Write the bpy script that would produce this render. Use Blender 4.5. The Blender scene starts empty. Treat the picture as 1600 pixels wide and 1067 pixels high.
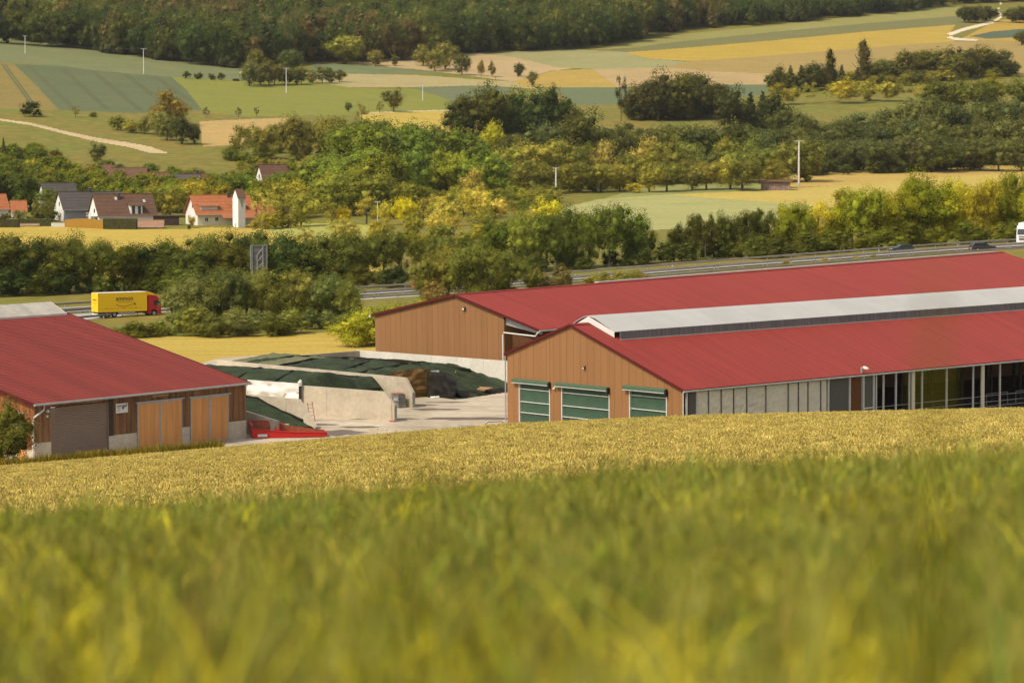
import bpy, math, random
import numpy as np
from mathutils import Vector, Matrix
random.seed(7); np.random.seed(7)
R = math.radians
# ------------------------------------------------------------------ camera, light, exposure
F, HC, YH = 4800.0, 31.0, 196.0          # focal length in photo pixels, eye height above the valley floor, horizon row
SC = bpy.context.scene; COL = SC.collection
cam_d = bpy.data.cameras.new('camera'); cam = bpy.data.objects.new('camera', cam_d); COL.objects.link(cam); SC.camera = cam
cam_d.sensor_width = 36; cam_d.lens = F / 1600 * 36; cam_d.clip_end = 9000; cam_d.clip_start = .1
cam.location = (0, 0, HC); cam.rotation_euler = (R(90) - math.atan((533.5 - YH) / F), 0, 0)
cam_d.dof.use_dof = True; cam_d.dof.focus_distance = 310; cam_d.dof.aperture_fstop = 3.4
W = bpy.data.worlds.new('World'); SC.world = W; W.use_nodes = True
SUNV = Vector((-.62, -.50, .92)).normalized()
nt = W.node_tree; bg = nt.nodes['Background']; sk = nt.nodes.new('ShaderNodeTexSky'); sk.sky_type = 'NISHITA'; sk.sun_disc = False
sk.sun_elevation = math.asin(SUNV.z); sk.sun_rotation = math.atan2(SUNV.x, SUNV.y); sk.dust_density = 2.5; sk.air_density = 1.0; sk.ozone_density = .6
hs = nt.nodes.new('ShaderNodeHueSaturation'); hs.inputs['Saturation'].default_value = .5; nt.links.new(sk.outputs[0], hs.inputs['Color']); nt.links.new(hs.outputs[0], bg.inputs[0]); bg.inputs[1].default_value = .15
sd = bpy.data.lights.new('sun', 'SUN'); sd.energy = 3.1; sd.angle = R(.6); sd.color = (1, .9, .72)
so = bpy.data.objects.new('sun', sd); COL.objects.link(so); so.rotation_euler = SUNV.to_track_quat('Z', 'Y').to_euler()
SC.view_settings.view_transform = 'Standard'; SC.view_settings.look = 'None'; SC.view_settings.exposure = 0.2; SC.view_settings.gamma = 1
SC.view_settings.use_curve_mapping = False
# ------------------------------------------------------------------ helpers
def at(px, py, Y): return Vector(((px - 800) / F * Y, Y, HC - (py - YH) / F * Y))
def gz(px, py, z=0.): return at(px, py, (HC - z) * F / (py - YH))
def lin(c): c = c / 255; return c / 12.92 if c <= .04045 else ((c + .055) / 1.055) ** 2.4
def S(r, g, b, k=.75): return (lin(r) * k, lin(g) * k, lin(b) * k)
def tag(o, label=None, cat=None, group=None, kind=None):
    if label: o['label'] = label
    if cat: o['category'] = cat
    if group: o['group'] = group
    if kind: o['kind'] = kind
    return o
def thing(name, label, cat, loc=(0, 0, 0), rz=0, group=None, rx=0):
    o = bpy.data.objects.new(name, None); COL.objects.link(o); o.location = loc; o.rotation_euler = (rx, 0, rz); o.empty_display_size = .2
    return tag(o, label, cat, group)
def link(name, mesh, parent=None, loc=None, rz=0):
    o = bpy.data.objects.new(name, mesh); COL.objects.link(o); o.parent = parent
    if loc is not None: o.location = loc
    if rz: o.rotation_euler = (0, 0, rz)
    return o
class MB:
    def __init__(s): s.v = []; s.f = []; s.mi = []
    def add(s, vs, fs, mi=0):
        b = len(s.v); s.v += [tuple(p) for p in vs]; s.f += [tuple(b + i for i in f) for f in fs]; s.mi += [mi] * len(fs); return s
    def box(s, x0, x1, y0, y1, z0, z1, mi=0):
        return s.add([(x, y, z) for z in (z0, z1) for y in (y0, y1) for x in (x0, x1)],
                     [(0, 2, 3, 1), (4, 5, 7, 6), (0, 1, 5, 4), (1, 3, 7, 5), (3, 2, 6, 7), (2, 0, 4, 6)], mi)
    def prism(s, pts, d, mi=0):              # polygon (list of Vectors) extruded by vector d
        n = len(pts); d = Vector(d); pts = [Vector(p) for p in pts]
        return s.add(pts + [p + d for p in pts], [tuple(range(n - 1, -1, -1)), tuple(range(n, 2 * n))] + [(i, (i + 1) % n, n + (i + 1) % n, n + i) for i in range(n)], mi)
    def tube(s, ps, r, n=6, mi=0, cap=True):
        ps = [Vector(p) for p in ps]; rs = r if isinstance(r, (list, tuple)) else [r] * len(ps); vs = []
        for i, p in enumerate(ps):
            d = (ps[min(i + 1, len(ps) - 1)] - ps[max(i - 1, 0)]).normalized(); a = d.orthogonal().normalized() if abs(d.z) > .9 else d.cross(Vector((0, 0, 1))).normalized(); b = d.cross(a)
            vs += [p + (a * math.cos(t * 2 * math.pi / n) + b * math.sin(t * 2 * math.pi / n)) * rs[i] for t in range(n)]
        fs = [(i * n + t, i * n + (t + 1) % n, (i + 1) * n + (t + 1) % n, (i + 1) * n + t) for i in range(len(ps) - 1) for t in range(n)]
        if cap: fs += [tuple(range(n - 1, -1, -1)), tuple((len(ps) - 1) * n + t for t in range(n))]
        return s.add(vs, fs, mi)
    def ring(s, c, ax, r, w, n=14, mi=0):    # disc of radius r, width w about axis ax
        c = Vector(c); ax = Vector(ax).normalized(); return s.tube([c - ax * w / 2, c + ax * w / 2], r, n, mi)
    def mesh(s, name, mats):
        m = bpy.data.meshes.new(name); m.from_pydata(s.v, [], s.f)
        for k in (mats if isinstance(mats, (list, tuple)) else [mats]): m.materials.append(k)
        if any(s.mi): m.polygons.foreach_set('material_index', s.mi)
        m.update(); return m
    def build(s, name, mats, parent=None, loc=None, rz=0): return link(name, s.mesh(name, mats), parent, loc, rz)
def npmesh(name, v, f, mat, smooth=False, fn=4):
    m = bpy.data.meshes.new(name); v = np.asarray(v, np.float32); f = np.asarray(f, np.int32)
    m.vertices.add(len(v)); m.vertices.foreach_set('co', v.ravel()); m.loops.add(f.size); m.loops.foreach_set('vertex_index', f.ravel())
    m.polygons.add(len(f)); m.polygons.foreach_set('loop_start', np.arange(0, f.size, fn, dtype=np.int32)); m.polygons.foreach_set('loop_total', np.full(len(f), fn, np.int32))
    if smooth: m.polygons.foreach_set('use_smooth', np.ones(len(f), bool))
    m.materials.append(mat); m.update(calc_edges=True); return m
# ------------------------------------------------------------------ materials
def mat(name, col, rough=.8, var=.2, scale=1., col2=None, stretch=(1, 1, 1), rot=0, bump=0., spec=.25, detail=4., metal=0., fine=None, rnd=0., alpha=None):
    m = bpy.data.materials.new(name); m.use_nodes = True; t = m.node_tree; N = t.nodes; L = t.links; b = N['Principled BSDF']
    b.inputs['Roughness'].default_value = rough; b.inputs['Specular IOR Level'].default_value = spec; b.inputs['Metallic'].default_value = metal
    g = N.new('ShaderNodeNewGeometry'); mp = N.new('ShaderNodeMapping'); mp.inputs['Scale'].default_value = stretch; mp.inputs['Rotation'].default_value = (0, 0, rot)
    mp.vector_type = 'TEXTURE' if rot else 'POINT'; L.new(g.outputs['Position'], mp.inputs[0])
    nz = N.new('ShaderNodeTexNoise'); nz.inputs['Scale'].default_value = scale; nz.inputs['Detail'].default_value = detail; nz.inputs['Roughness'].default_value = .62; L.new(mp.outputs[0], nz.inputs[0])
    c2 = col2 or tuple(c * (1 - var) for c in col); c1 = col if col2 else tuple(c * (1 + var) for c in col)
    rp = N.new('ShaderNodeValToRGB'); rp.color_ramp.elements[0].position = .3; rp.color_ramp.elements[1].position = .7
    rp.color_ramp.elements[0].color = (*c2, 1); rp.color_ramp.elements[1].color = (*c1, 1); L.new(nz.outputs[0], rp.inputs[0]); out = rp.outputs[0]
    def mul(o, f):
        x = N.new('ShaderNodeMix'); x.data_type = 'RGBA'; x.blend_type = 'MULTIPLY'; x.inputs[0].default_value = 1; L.new(o, x.inputs[6]); L.new(f, x.inputs[7]); return x.outputs[2]
    def mr(o, a, bb):
        x = N.new('ShaderNodeMapRange'); x.inputs[1].default_value = .25; x.inputs[2].default_value = .75; x.inputs[3].default_value = a; x.inputs[4].default_value = bb; L.new(o, x.inputs[0]); return x.outputs[0]
    if fine:
        n2 = N.new('ShaderNodeTexNoise'); n2.inputs['Scale'].default_value = fine[0]; n2.inputs['Detail'].default_value = 3; L.new(g.outputs['Position'], n2.inputs[0]); out = mul(out, mr(n2.outputs[0], 1 - fine[1], 1 + fine[1]))
    if rnd:
        oi = N.new('ShaderNodeObjectInfo'); x = N.new('ShaderNodeMapRange'); x.inputs[3].default_value = 1 - rnd; x.inputs[4].default_value = 1 + rnd; L.new(oi.outputs['Random'], x.inputs[0]); out = mul(out, x.outputs[0])
    L.new(out, b.inputs['Base Color'])
    if bump:
        bp = N.new('ShaderNodeBump'); bp.inputs['Strength'].default_value = bump; bp.inputs['Distance'].default_value = .05; L.new(nz.outputs[0], bp.inputs['Height']); L.new(bp.outputs[0], b.inputs['Normal'])
    return m
def leafmat(name, trans=.3, col=None, rnd=.22, scale=.5, uv=False):
    m = bpy.data.materials.new(name); m.use_nodes = True; t = m.node_tree; N = t.nodes; L = t.links; N.remove(N['Principled BSDF'])
    oi = N.new('ShaderNodeObjectInfo'); g = N.new('ShaderNodeNewGeometry'); nz = N.new('ShaderNodeTexNoise'); nz.inputs['Scale'].default_value = scale; nz.inputs['Detail'].default_value = 3; L.new(g.outputs['Position'], nz.inputs[0])
    mr = N.new('ShaderNodeMapRange'); mr.inputs[1].default_value = .3; mr.inputs[2].default_value = .7; mr.inputs[3].default_value = .75; mr.inputs[4].default_value = 1.25; L.new(nz.outputs[0], mr.inputs[0])
    r2 = N.new('ShaderNodeMapRange'); r2.inputs[3].default_value = 1 - rnd; r2.inputs[4].default_value = 1 + rnd; L.new(oi.outputs['Random'], r2.inputs[0])
    r3 = N.new('ShaderNodeMapRange'); r3.inputs[3].default_value = .78; r3.inputs[4].default_value = 1.24; L.new(g.outputs['Random Per Island'], r3.inputs[0]); mq = N.new('ShaderNodeMath'); mq.operation = 'MULTIPLY'; L.new(mr.outputs[0], mq.inputs[0]); L.new(r3.outputs[0], mq.inputs[1])
    mu = N.new('ShaderNodeMath'); mu.operation = 'MULTIPLY'; L.new(mq.outputs[0], mu.inputs[0]); L.new(r2.outputs[0], mu.inputs[1])
    x = N.new('ShaderNodeMix'); x.data_type = 'RGBA'; x.blend_type = 'MULTIPLY'; x.inputs[0].default_value = 1; L.new(mu.outputs[0], x.inputs[7])
    if col: x.inputs[6].default_value = (*col, 1)
    else: L.new(oi.outputs['Color'], x.inputs[6])
    d = N.new('ShaderNodeBsdfDiffuse'); tr = N.new('ShaderNodeBsdfTranslucent'); mx = N.new('ShaderNodeMixShader'); mx.inputs[0].default_value = trans
    L.new(x.outputs[2], d.inputs[0]); L.new(x.outputs[2], tr.inputs[0]); L.new(d.outputs[0], mx.inputs[1]); L.new(tr.outputs[0], mx.inputs[2]); L.new(mx.outputs[0], N['Material Output'].inputs[0])
    return m
LEAF = leafmat('foliage', .22)
BARK = mat('bark', (.09, .07, .05), .9, .3, 3)
RED = mat('red_sheet_metal', (.225, .03, .021), .5, .11, .9, stretch=(14, 1, 6), rot=math.atan2(-.75, .6614), spec=.2, rnd=.035, fine=(6, .05))
REDR = mat('red_tile_metal', (.2, .034, .024), .55, .14, .5, stretch=(1, 9, 5), rot=.94, spec=.15, rnd=.05, fine=(5, .08))
REDT = mat('dark_red_trim', S(110, 28, 26, .6), .5, .1, 1)
ORANGE = mat('ochre_wood_panel', S(166, 118, 74, .68), .75, .05, 1., stretch=(1, 1, .15), rnd=.045, fine=(9, .1))
BROWN = mat('weathered_dark_boards', S(128, 92, 60, .9), .85, .4, 2.2, stretch=(1, 1, .12), rnd=.28, bump=.2)
DOORW = mat('orange_brown_door_boards', S(204, 144, 84, .95), .7, .12, 1.6, stretch=(1, 1, .15), rnd=.08)
GREY = mat('grey_galvanised', (.36, .35, .33), .5, .12, 2, metal=.3)
LGREY = mat('pale_grey_metal', (.56, .54, .5), .5, .1, 2, metal=.2)
DGREY = mat('dark_grey_louvre', (.14, .125, .11), .6, .12, 2)
SHUT = mat('taupe_shutter', S(134, 114, 98, .95), .6, .06, 1)
WHITE = mat('white_plastic', (.66, .63, .57), .5, .05, .7, rnd=.03)
VENTW = mat('white_ridge_sheet', (.44, .42, .385), .55, .05, .35, rnd=.03)
GREEN = mat('green_roller_door', S(72, 98, 78, .68), .55, .1, .8, rnd=.06)
GRNH = mat('green_door_housing', S(92, 118, 94, .65), .5, .08, 1)
BLACK = mat('black_rubber', (.02, .02, .02), .6, .2, 2)
CONC = mat('concrete', S(200, 186, 162, .95), .9, 0, .3, col2=S(172, 158, 136, .95), fine=(2.2, .1), bump=.1, rnd=.05)
CONCY = mat('yard_concrete', S(208, 192, 166, .9), .85, 0, .16, col2=S(164, 148, 126, .9), fine=(1.1, .16), stretch=(.6, 1.6, 1))
WOODP = mat('raw_wood', S(190, 150, 105, .7), .8, .15, 2)
TARP = mat('green_tarpaulin', S(72, 84, 58, .72), .85, 0, .45, col2=S(48, 56, 40, .72), bump=.9, fine=(2.5, .25), spec=.1)
TARPO = mat('olive_tarpaulin', S(112, 112, 78, .8), .8, .15, .4, bump=.5, fine=(3, .15))
TARPD = mat('black_plastic_sheet', S(44, 40, 36, .55), .7, .3, .9, bump=.9, spec=.15)
WSHEET = mat('white_plastic_sheet', (.72, .69, .63), .5, .08, .8, bump=.4)
SILAGE = mat('brown_silage', S(160, 118, 70, .75), .95, 0, .9, col2=S(92, 64, 36, .7), stretch=(.5, .5, 2.5), bump=.9, fine=(5, .25))
ASPH = mat('asphalt', (.35, .325, .3), .85, .1, .12, fine=(1.5, .08))
PAINT = mat('road_paint', (.52, .5, .46), .7, .06, 1)
GLASS = mat('dark_glass', (.03, .035, .04), .12, .1, 1, spec=.6)
CURT = mat('grey_curtain_fabric', S(214, 202, 182, 1.), .75, .06, .7, bump=.3, rnd=.05, fine=(3, .05))
MESHP = mat('grey_wind_mesh', S(108, 104, 96, .7), .8, .06, 2)
REDP = mat('red_paint', S(205, 32, 24, .8), .45, .12, 1.5, spec=.4)
# ------------------------------------------------------------------ terrain of the valley
def pchip(xs, ys, x):
    xs = np.array(xs, float); ys = np.array(ys, float); h = np.diff(xs); d = np.diff(ys) / h; m = np.zeros_like(ys)
    for i in range(1, len(xs) - 1):
        if d[i - 1] * d[i] > 0: w1 = 2 * h[i] + h[i - 1]; w2 = h[i] + 2 * h[i - 1]; m[i] = (w1 + w2) / (w1 / d[i - 1] + w2 / d[i])
    m[0] = d[0]; m[-1] = d[-1]; k = np.clip(np.searchsorted(xs, x) - 1, 0, len(h) - 1); t = (x - xs[k]) / h[k]
    return ys[k] * (1 + 2 * t) * (1 - t) ** 2 + m[k] * h[k] * t * (1 - t) ** 2 + ys[k + 1] * t * t * (3 - 2 * t) + m[k + 1] * h[k] * t * t * (t - 1)
YA = np.arange(200., 3301., 2.)
TAB = [(-700, [(200, 0), (490, 0), (730, 0), (900, 2.5), (1050, 17), (1230, 33), (1470, 57), (1700, 80), (2000, 115), (2600, 200), (3300, 290)]),
       (0, [(200, 0), (490, 0), (730, 0), (900, 2.5), (1050, 17), (1230, 32.5), (1470, 55), (1690, 76.5), (2000, 114), (2600, 198), (3300, 290)]),
       (400, [(200, 0), (420, 0), (520, .6), (730, .8), (900, 2.5), (1050, 14), (1230, 29), (1470, 48), (1690, 66), (2000, 102), (2600, 185), (3300, 280)]),
       (800, [(200, 0), (370, 0), (450, 1), (541, 3.2), (640, 2.8), (800, 3.5), (930, 6), (1150, 16), (1300, 28), (1500, 43), (1750, 66), (1950, 90), (2300, 132), (2700, 190), (3300, 270)]),
       (1600, [(200, 0), (350, 0), (430, 2), (500, 6), (562, 8.8), (640, 7.5), (800, 6.5), (950, 8.3), (1150, 13.8), (1350, 30), (1560, 49), (1900, 77), (2350, 117), (2700, 158), (3300, 225)]),
       (2400, [(200, 0), (350, 0), (430, 2), (500, 6), (562, 11), (640, 9), (800, 7.5), (950, 9), (1150, 14), (1350, 30), (1560, 49), (1900, 77), (2350, 117), (2700, 158), (3300, 225)])]
TPX = np.array([t[0] for t in TAB], float); TZ = np.array([pchip(*zip(*t[1]), YA) for t in TAB])
RPX = [-700, -100, 0, 120, 240, 400, 620, 1200, 1600, 2400]; RY = [420, 475, 490, 507, 517, 526, 535, 552, 562, 580]; RZ = [0, 0, .05, .1, .35, .9, 1.8, 6.0, 8.9, 12.5]
def road_y(px): return pchip(RPX, RY, np.asarray(px, float))
def road_z(px): return pchip(RPX, RZ, np.asarray(px, float))
def HZ(px, Y):
    px = np.asarray(px, float); Y = np.asarray(Y, float); pc = np.clip(px, TPX[0], TPX[-1]); k = np.clip(np.searchsorted(TPX, pc) - 1, 0, len(TPX) - 2)
    t = (pc - TPX[k]) / (TPX[k + 1] - TPX[k]); yi = np.clip((Y - 200) / 2, 0, len(YA) - 1.001); j = yi.astype(int); f = yi - j
    z = (TZ[k, j] * (1 - f) + TZ[k, j + 1] * f) * (1 - t) + (TZ[k + 1, j] * (1 - f) + TZ[k + 1, j + 1] * f) * t
    d = np.abs(Y - road_y(pc)); w = np.clip((46 - d) / 24, 0, 1); w = w * w * (3 - 2 * w)
    return z * (1 - w) + (road_z(pc) - .12) * w
def H(x, y): return float(HZ(800 + F * x / y, y))
def hit(px, py, y0=330.):
    Y = np.arange(y0, 3200, 1.); p = YH - (HZ(px, Y) - HC) * F / Y; i = int(np.argmax(p <= py)); 
    return Vector(((px - 800) / F * Y[i], Y[i], float(HZ(px, Y[i]))))
def inpoly(px, py, poly):
    r = np.zeros(px.shape, bool); n = len(poly)
    for i in range(n):
        x0, y0 = poly[i]; x1, y1 = poly[(i + 1) % n]
        if y0 == y1: continue
        c = ((y0 > py) != (y1 > py)) & (px < (x1 - x0) * (py - y0) / (y1 - y0) + x0); r ^= c
    return r
def strip(line, w):                        # polyline with widths -> polygon in picture coordinates (vertical thickness)
    return [(x, y - a / 2) for (x, y), a in zip(line, w)] + [(x, y + a / 2) for (x, y), a in list(zip(line, w))[::-1]]
def field(c, c2=None, k=.72, sc=.05, fine=(.6, .16), st=(1, 1, 1), rot=0, var=.12): return dict(col=S(*c, k), col2=S(*c2, k) if c2 else None, scale=sc, fine=fine, stretch=st, rot=rot, var=var)
FIELDS = [  # name, polygon in picture coordinates traced on the ground, colours
 ('meadow', None, field((124, 130, 56), (150, 128, 62), sc=.03, fine=(.25, .25))),
 ('crop_field', [(-700, 30), (-300, 45), (0, 60), (150, 78), (300, 98), (392, 111), (440, 117), (400, 128), (270, 121), (160, 112), (100, 104), (0, 98), (-700, 82)], field((138, 138, 92), (122, 128, 84))),
 ('grain_field', [(-700, 82), (0, 98), (25, 101), (60, 135), (95, 173), (0, 170), (-700, 160)], field((158, 136, 72), (142, 128, 70))),
 ('beet_field', [(25, 101), (100, 104), (160, 112), (270, 121), (292, 140), (320, 172), (215, 177), (95, 173), (60, 135)], field((104, 112, 78), (116, 122, 80), sc=.03)),
 ('pasture', [(270, 121), (400, 128), (440, 117), (500, 130), (545, 137), (600, 140), (650, 140), (690, 150), (720, 162), (720, 172), (560, 180), (400, 182), (320, 176), (292, 140)], field((150, 148, 66), (138, 140, 62))),
 ('stubble_field', [(312, 190), (450, 184), (446, 205), (385, 226), (318, 229)], field((206, 172, 108), (188, 160, 96))),
 ('grain_field', [(560, 180), (600, 176), (700, 173), (740, 174), (745, 200), (720, 206), (600, 206)], field((216, 186, 88), (200, 174, 80), k=.68)),
 ('beet_field', [(640, 137), (760, 133), (800, 138), (780, 164), (720, 166), (690, 152)], field((116, 124, 88), (128, 130, 90))),
 ('fallow_field', [(470, 112), (540, 116), (650, 118), (820, 130), (840, 140), (760, 134), (640, 137), (545, 137), (500, 130)], field((192, 170, 118), (176, 164, 108))),
 ('crop_field', [(486, 99), (560, 103), (640, 109), (700, 115), (620, 116), (540, 116), (486, 113)], field((124, 132, 90))),
 ('fallow_field', [(480, 92), (640, 92), (740, 84), (800, 82), (830, 92), (900, 107), (860, 112), (800, 128), (700, 115), (640, 108), (560, 102), (486, 98)], field((202, 172, 124), (188, 164, 116))),
 ('crop_field', [(740, 84), (870, 77), (930, 80), (985, 82), (1010, 92), (1075, 98), (1040, 106), (930, 109), (870, 106), (800, 90)], field((170, 162, 110), (158, 154, 100))),
 ('grain_field', [(868, 111), (925, 109), (965, 110), (965, 137), (880, 137), (820, 137), (800, 128)], field((196, 164, 82), (180, 154, 78))),
 ('beet_field', [(860, 137), (980, 137), (1200, 131), (1210, 146), (1100, 160), (900, 165)], field((120, 128, 90), (112, 120, 84))),
 ('fallow_field', [(925, 109), (1040, 106), (1100, 112), (1220, 117), (1230, 132), (1100, 134), (965, 137)], field((198, 168, 116), (184, 158, 108))),
 ('crop_field', [(930, 78), (965, 70), (1060, 55), (1200, 42), (1350, 25), (1500, 8), (1510, 25), (1350, 38), (1200, 52), (1060, 66), (985, 76)], field((166, 158, 88), (152, 146, 82))),
 ('crop_field', [(930, 80), (985, 76), (1060, 66), (1200, 52), (1350, 38), (1510, 25), (1505, 40), (1350, 50), (1200, 64), (1060, 76), (985, 83)], field((126, 124, 78), (136, 130, 80))),
 ('grain_field', [(975, 83), (1060, 77), (1200, 65), (1350, 51), (1490, 40), (1478, 57), (1490, 66), (1400, 72), (1300, 80), (1200, 88), (1080, 97), (1010, 92)], field((202, 170, 74), (184, 156, 68), sc=.04, st=(1, 3, 1))),
 ('fallow_field', [(1040, 106), (1080, 97), (1200, 88), (1300, 80), (1400, 72), (1490, 66), (1600, 64), (2300, 50), (2300, 110), (1600, 116), (1400, 118), (1220, 117), (1100, 112)], field((182, 154, 90), (166, 144, 84), st=(1, 2.5, 1))),
 ('grain_field', [(1495, 64), (1545, 38), (1560, 33), (1700, 25), (2300, 0), (2300, 60), (1600, 66)], field((200, 164, 72), (182, 152, 70))),
 ('beet_field', [(1512, 58), (1545, 51), (1600, 46), (1900, 36), (1900, 52), (1600, 59), (1540, 62)], field((98, 110, 84))),
 ('dirt_track', strip([(0, 187), (50, 194), (110, 209), (150, 218), (200, 226), (235, 234), (262, 239)], [3, 4, 5, 6, 7, 10, 2]), field((212, 188, 142), (196, 170, 128), k=.8)),
 ('dirt_track', strip([(1560, 5), (1556, 18), (1562, 27), (1548, 36), (1500, 48), (1476, 57), (1488, 62), (1525, 64)], [4, 5, 4, 4, 5, 6, 4, 2]), field((222, 204, 172), k=.85)),
 ('dirt_track', strip([(376, 113), (385, 118), (400, 123)], [4, 5, 4]), field((216, 196, 156), k=.8)),
 ('dirt_track', strip([(570, 177), (650, 174), (740, 172)], [1.6, 1.6, 1.6]), field((204, 186, 140), k=.8)),
 ('crop_field', [(860, 330), (930, 312), (1000, 303), (1080, 304), (1180, 314), (1300, 322), (1250, 330), (1180, 352), (860, 366)], field((190, 182, 118), (168, 168, 100), st=(1, 3, 1))),
 ('grain_field', [(1040, 304), (1180, 298), (1300, 290), (1420, 280), (1700, 262), (2300, 240), (2300, 320), (1600, 322), (1300, 324), (1180, 314)], field((218, 190, 100), (202, 178, 90), k=.68, st=(1, 4, 1))),
 ('crop_field', [(990, 296), (1060, 288), (1180, 283), (1240, 292), (1180, 298), (1040, 304), (940, 311)], field((148, 150, 92), (164, 160, 88))),
 ('grain_field', [(1180, 284), (1240, 274), (1400, 268), (1700, 250), (1700, 262), (1420, 280), (1300, 290), (1240, 293)], field((208, 174, 94), (196, 166, 90))),
 ('grain_field', [(-700, 350), (0, 352), (150, 354), (230, 358), (300, 357), (330, 355), (460, 358), (600, 362), (600, 440), (-700, 430)], field((220, 190, 88), (202, 174, 76), k=.66, st=(1, 3, 1))),
 ('pasture', [(420, 346), (600, 352), (600, 372), (420, 366)], field((190, 184, 96), (174, 172, 88))),
 ('grain_field', [(-300, 560), (200, 528), (400, 522), (600, 518), (640, 530), (640, 600), (-300, 620)], field((222, 192, 96), (196, 166, 70), k=.66, sc=.12, fine=(1.5, .2), st=(.25, 3.2, 1))),
]
pcol = np.concatenate([np.arange(-640, -20, 26.), np.arange(-20, 1621, 3.), np.arange(1646, 2260, 26.)])
p8 = YH - (HZ(800, YA) - HC) * F / YA; m = YA > 246; dens = np.abs(np.gradient(p8, YA)) / 1.5 + 1 / 9.; cum = np.concatenate([[0], np.cumsum(dens[m][:-1] * 2)])
rowY = np.interp(np.arange(0, cum[-1], 1.), cum, YA[m]); PX, YY = np.meshgrid(pcol, rowY); ZZ = HZ(PX, YY); XX = (PX - 800) / F * YY; PY = YH - (ZZ - HC) * F / YY
nr, nc = PX.shape; VV = np.stack([XX, YY, ZZ], -1).reshape(-1, 3); cx = (PX[1:, 1:] + PX[:-1, :-1]) / 2; cy = (PY[1:, 1:] + PY[:-1, :-1]) / 2; cYY = (YY[1:, 1:] + YY[:-1, :-1]) / 2
fid = np.zeros(cx.shape, int)
for i, (nm, poly, kw) in enumerate(FIELDS):
    if poly:
        q = inpoly(cx, cy, poly)
        q &= (cYY > 620) if poly[0][1] < 500 else (cYY < 470)
        fid[q] = i
idx = np.arange(nr * nc).reshape(nr, nc); quads = np.stack([idx[:-1, :-1], idx[:-1, 1:], idx[1:, 1:], idx[1:, :-1]], -1).reshape(-1, 4); ff = fid.reshape(-1)
for i, (nm, poly, kw) in enumerate(FIELDS):
    fq = quads[ff == i]
    if not len(fq): continue
    u, inv = np.unique(fq, return_inverse=True)
    mm = mat(nm + '_ground', rough=.95, spec=.1, **kw)
    tag(link(nm, npmesh(nm, VV[u], inv.reshape(-1, 4), mm, True)), kind='structure')
# tramlines: wheel tracks pressed into the crops on the left hill, as shallow dark ruts
rut = mat('wheel_rut_soil', S(104, 106, 68, .72), .95, .2, .2)
tr = MB()
for (a, b) in [((45, 103), (112, 168)), ((97, 107), (165, 170)), ((145, 112), (218, 172)), ((195, 116), (262, 168)), ((240, 120), (296, 158)), ((6, 102), (52, 166))]:
    for off in (0, 5):
        pr = []
        for i in range(13):
            t = i / 12; p = hit(a[0] + (b[0] - a[0]) * t + off, a[1] + (b[1] - a[1]) * t, 1000); pr.append((p, Vector((.45, 0, 0))))
        vs = []; 
        for p, s_ in pr: vs += [p - s_ + Vector((0, 0, .14)), p + s_ + Vector((0, 0, .14))]
        tr.add(vs, [(2 * i, 2 * i + 1, 2 * i + 3, 2 * i + 2) for i in range(12)])
tag(tr.build('wheel_ruts', rut), kind='structure')
# ------------------------------------------------------------------ motorway
def rpt(px, off, dz=0.):
    y = float(road_y(px)); x = (px - 800) / F * y; e = 2.; y2 = float(road_y(px + e)); x2 = (px + e - 800) / F * y2
    d = Vector((x2 - x, y2 - y, 0)).normalized(); n = Vector((d.y, -d.x, 0)); p = Vector((x, y, 0)) + n * off; p.z = float(road_z(px)) + dz; return p, d
RAILM = mat('weathered_rail', (.2, .175, .145), .6, .2, .6)
RS = np.arange(-260, 2101, 20.)
def ribbon(name, o0, o1, dz, m, kind='structure'):
    mb = MB(); vs = []
    for px in RS: vs += [rpt(px, o0, dz)[0], rpt(px, o1, dz)[0]]
    mb.add(vs, [(2 * i, 2 * i + 2, 2 * i + 3, 2 * i + 1) for i in range(len(RS) - 1)]); return tag(mb.build(name, m), kind=kind)
ribbon('motorway_carriageway', 2.2, 12.5, 0, ASPH); ribbon('motorway_carriageway', -12.5, -2.2, 0, ASPH)
for o in (2.9, 9.9, -2.9, -9.9): ribbon('lane_marking', o - .09, o + .09, .006, PAINT)
dash = MB()
for s in (6.4, -6.4):
    for px in np.arange(-250, 2050, 34.):
        a, b = rpt(px, s - .09, .006)[0], rpt(px, s + .09, .006)[0]; c, d = rpt(px + 12, s + .09, .006)[0], rpt(px + 12, s - .09, .006)[0]; dash.add([a, d, c, b], [(0, 1, 2, 3)])
tag(dash.build('lane_marking', PAINT), kind='structure')
for o, lab in ((13.4, 'grey steel guard rail along the near edge of the motorway'), (1.2, 'grey steel guard rail on the near side of the motorway median'), (-1.2, 'grey steel guard rail on the far side of the motorway median'), (-13.4, 'grey steel guard rail along the far edge of the motorway below the trees')):
    t = thing('guard_rail', lab, 'guard rail', rpt(800, o)[0]); base = rpt(800, o)[0]; mb = MB(); prof = [(-.02, .42), (.05, .5), (-.02, .58), (.05, .66), (-.02, .76)]; vs = []
    for px in RS:
        p, d = rpt(px, o); n = Vector((d.y, -d.x, 0)); vs += [p + n * a + Vector((0, 0, z)) - base for a, z in prof]
    mb.add(vs, [(5 * i + j, 5 * i + 5 + j, 5 * i + 6 + j, 5 * i + 1 + j) for i in range(len(RS) - 1) for j in range(4)]); mb.build('rail_beam', RAILM, t)
    pm = MB().box(-.06, .06, -.06, .06, -.2, .7).mesh('rail_post', GREY)
    for px in np.arange(-20, 1640, 38.):
        p, d = rpt(px, o - .1 if o > 0 else o - .1); link('rail_post', pm, t, p - base)
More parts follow.
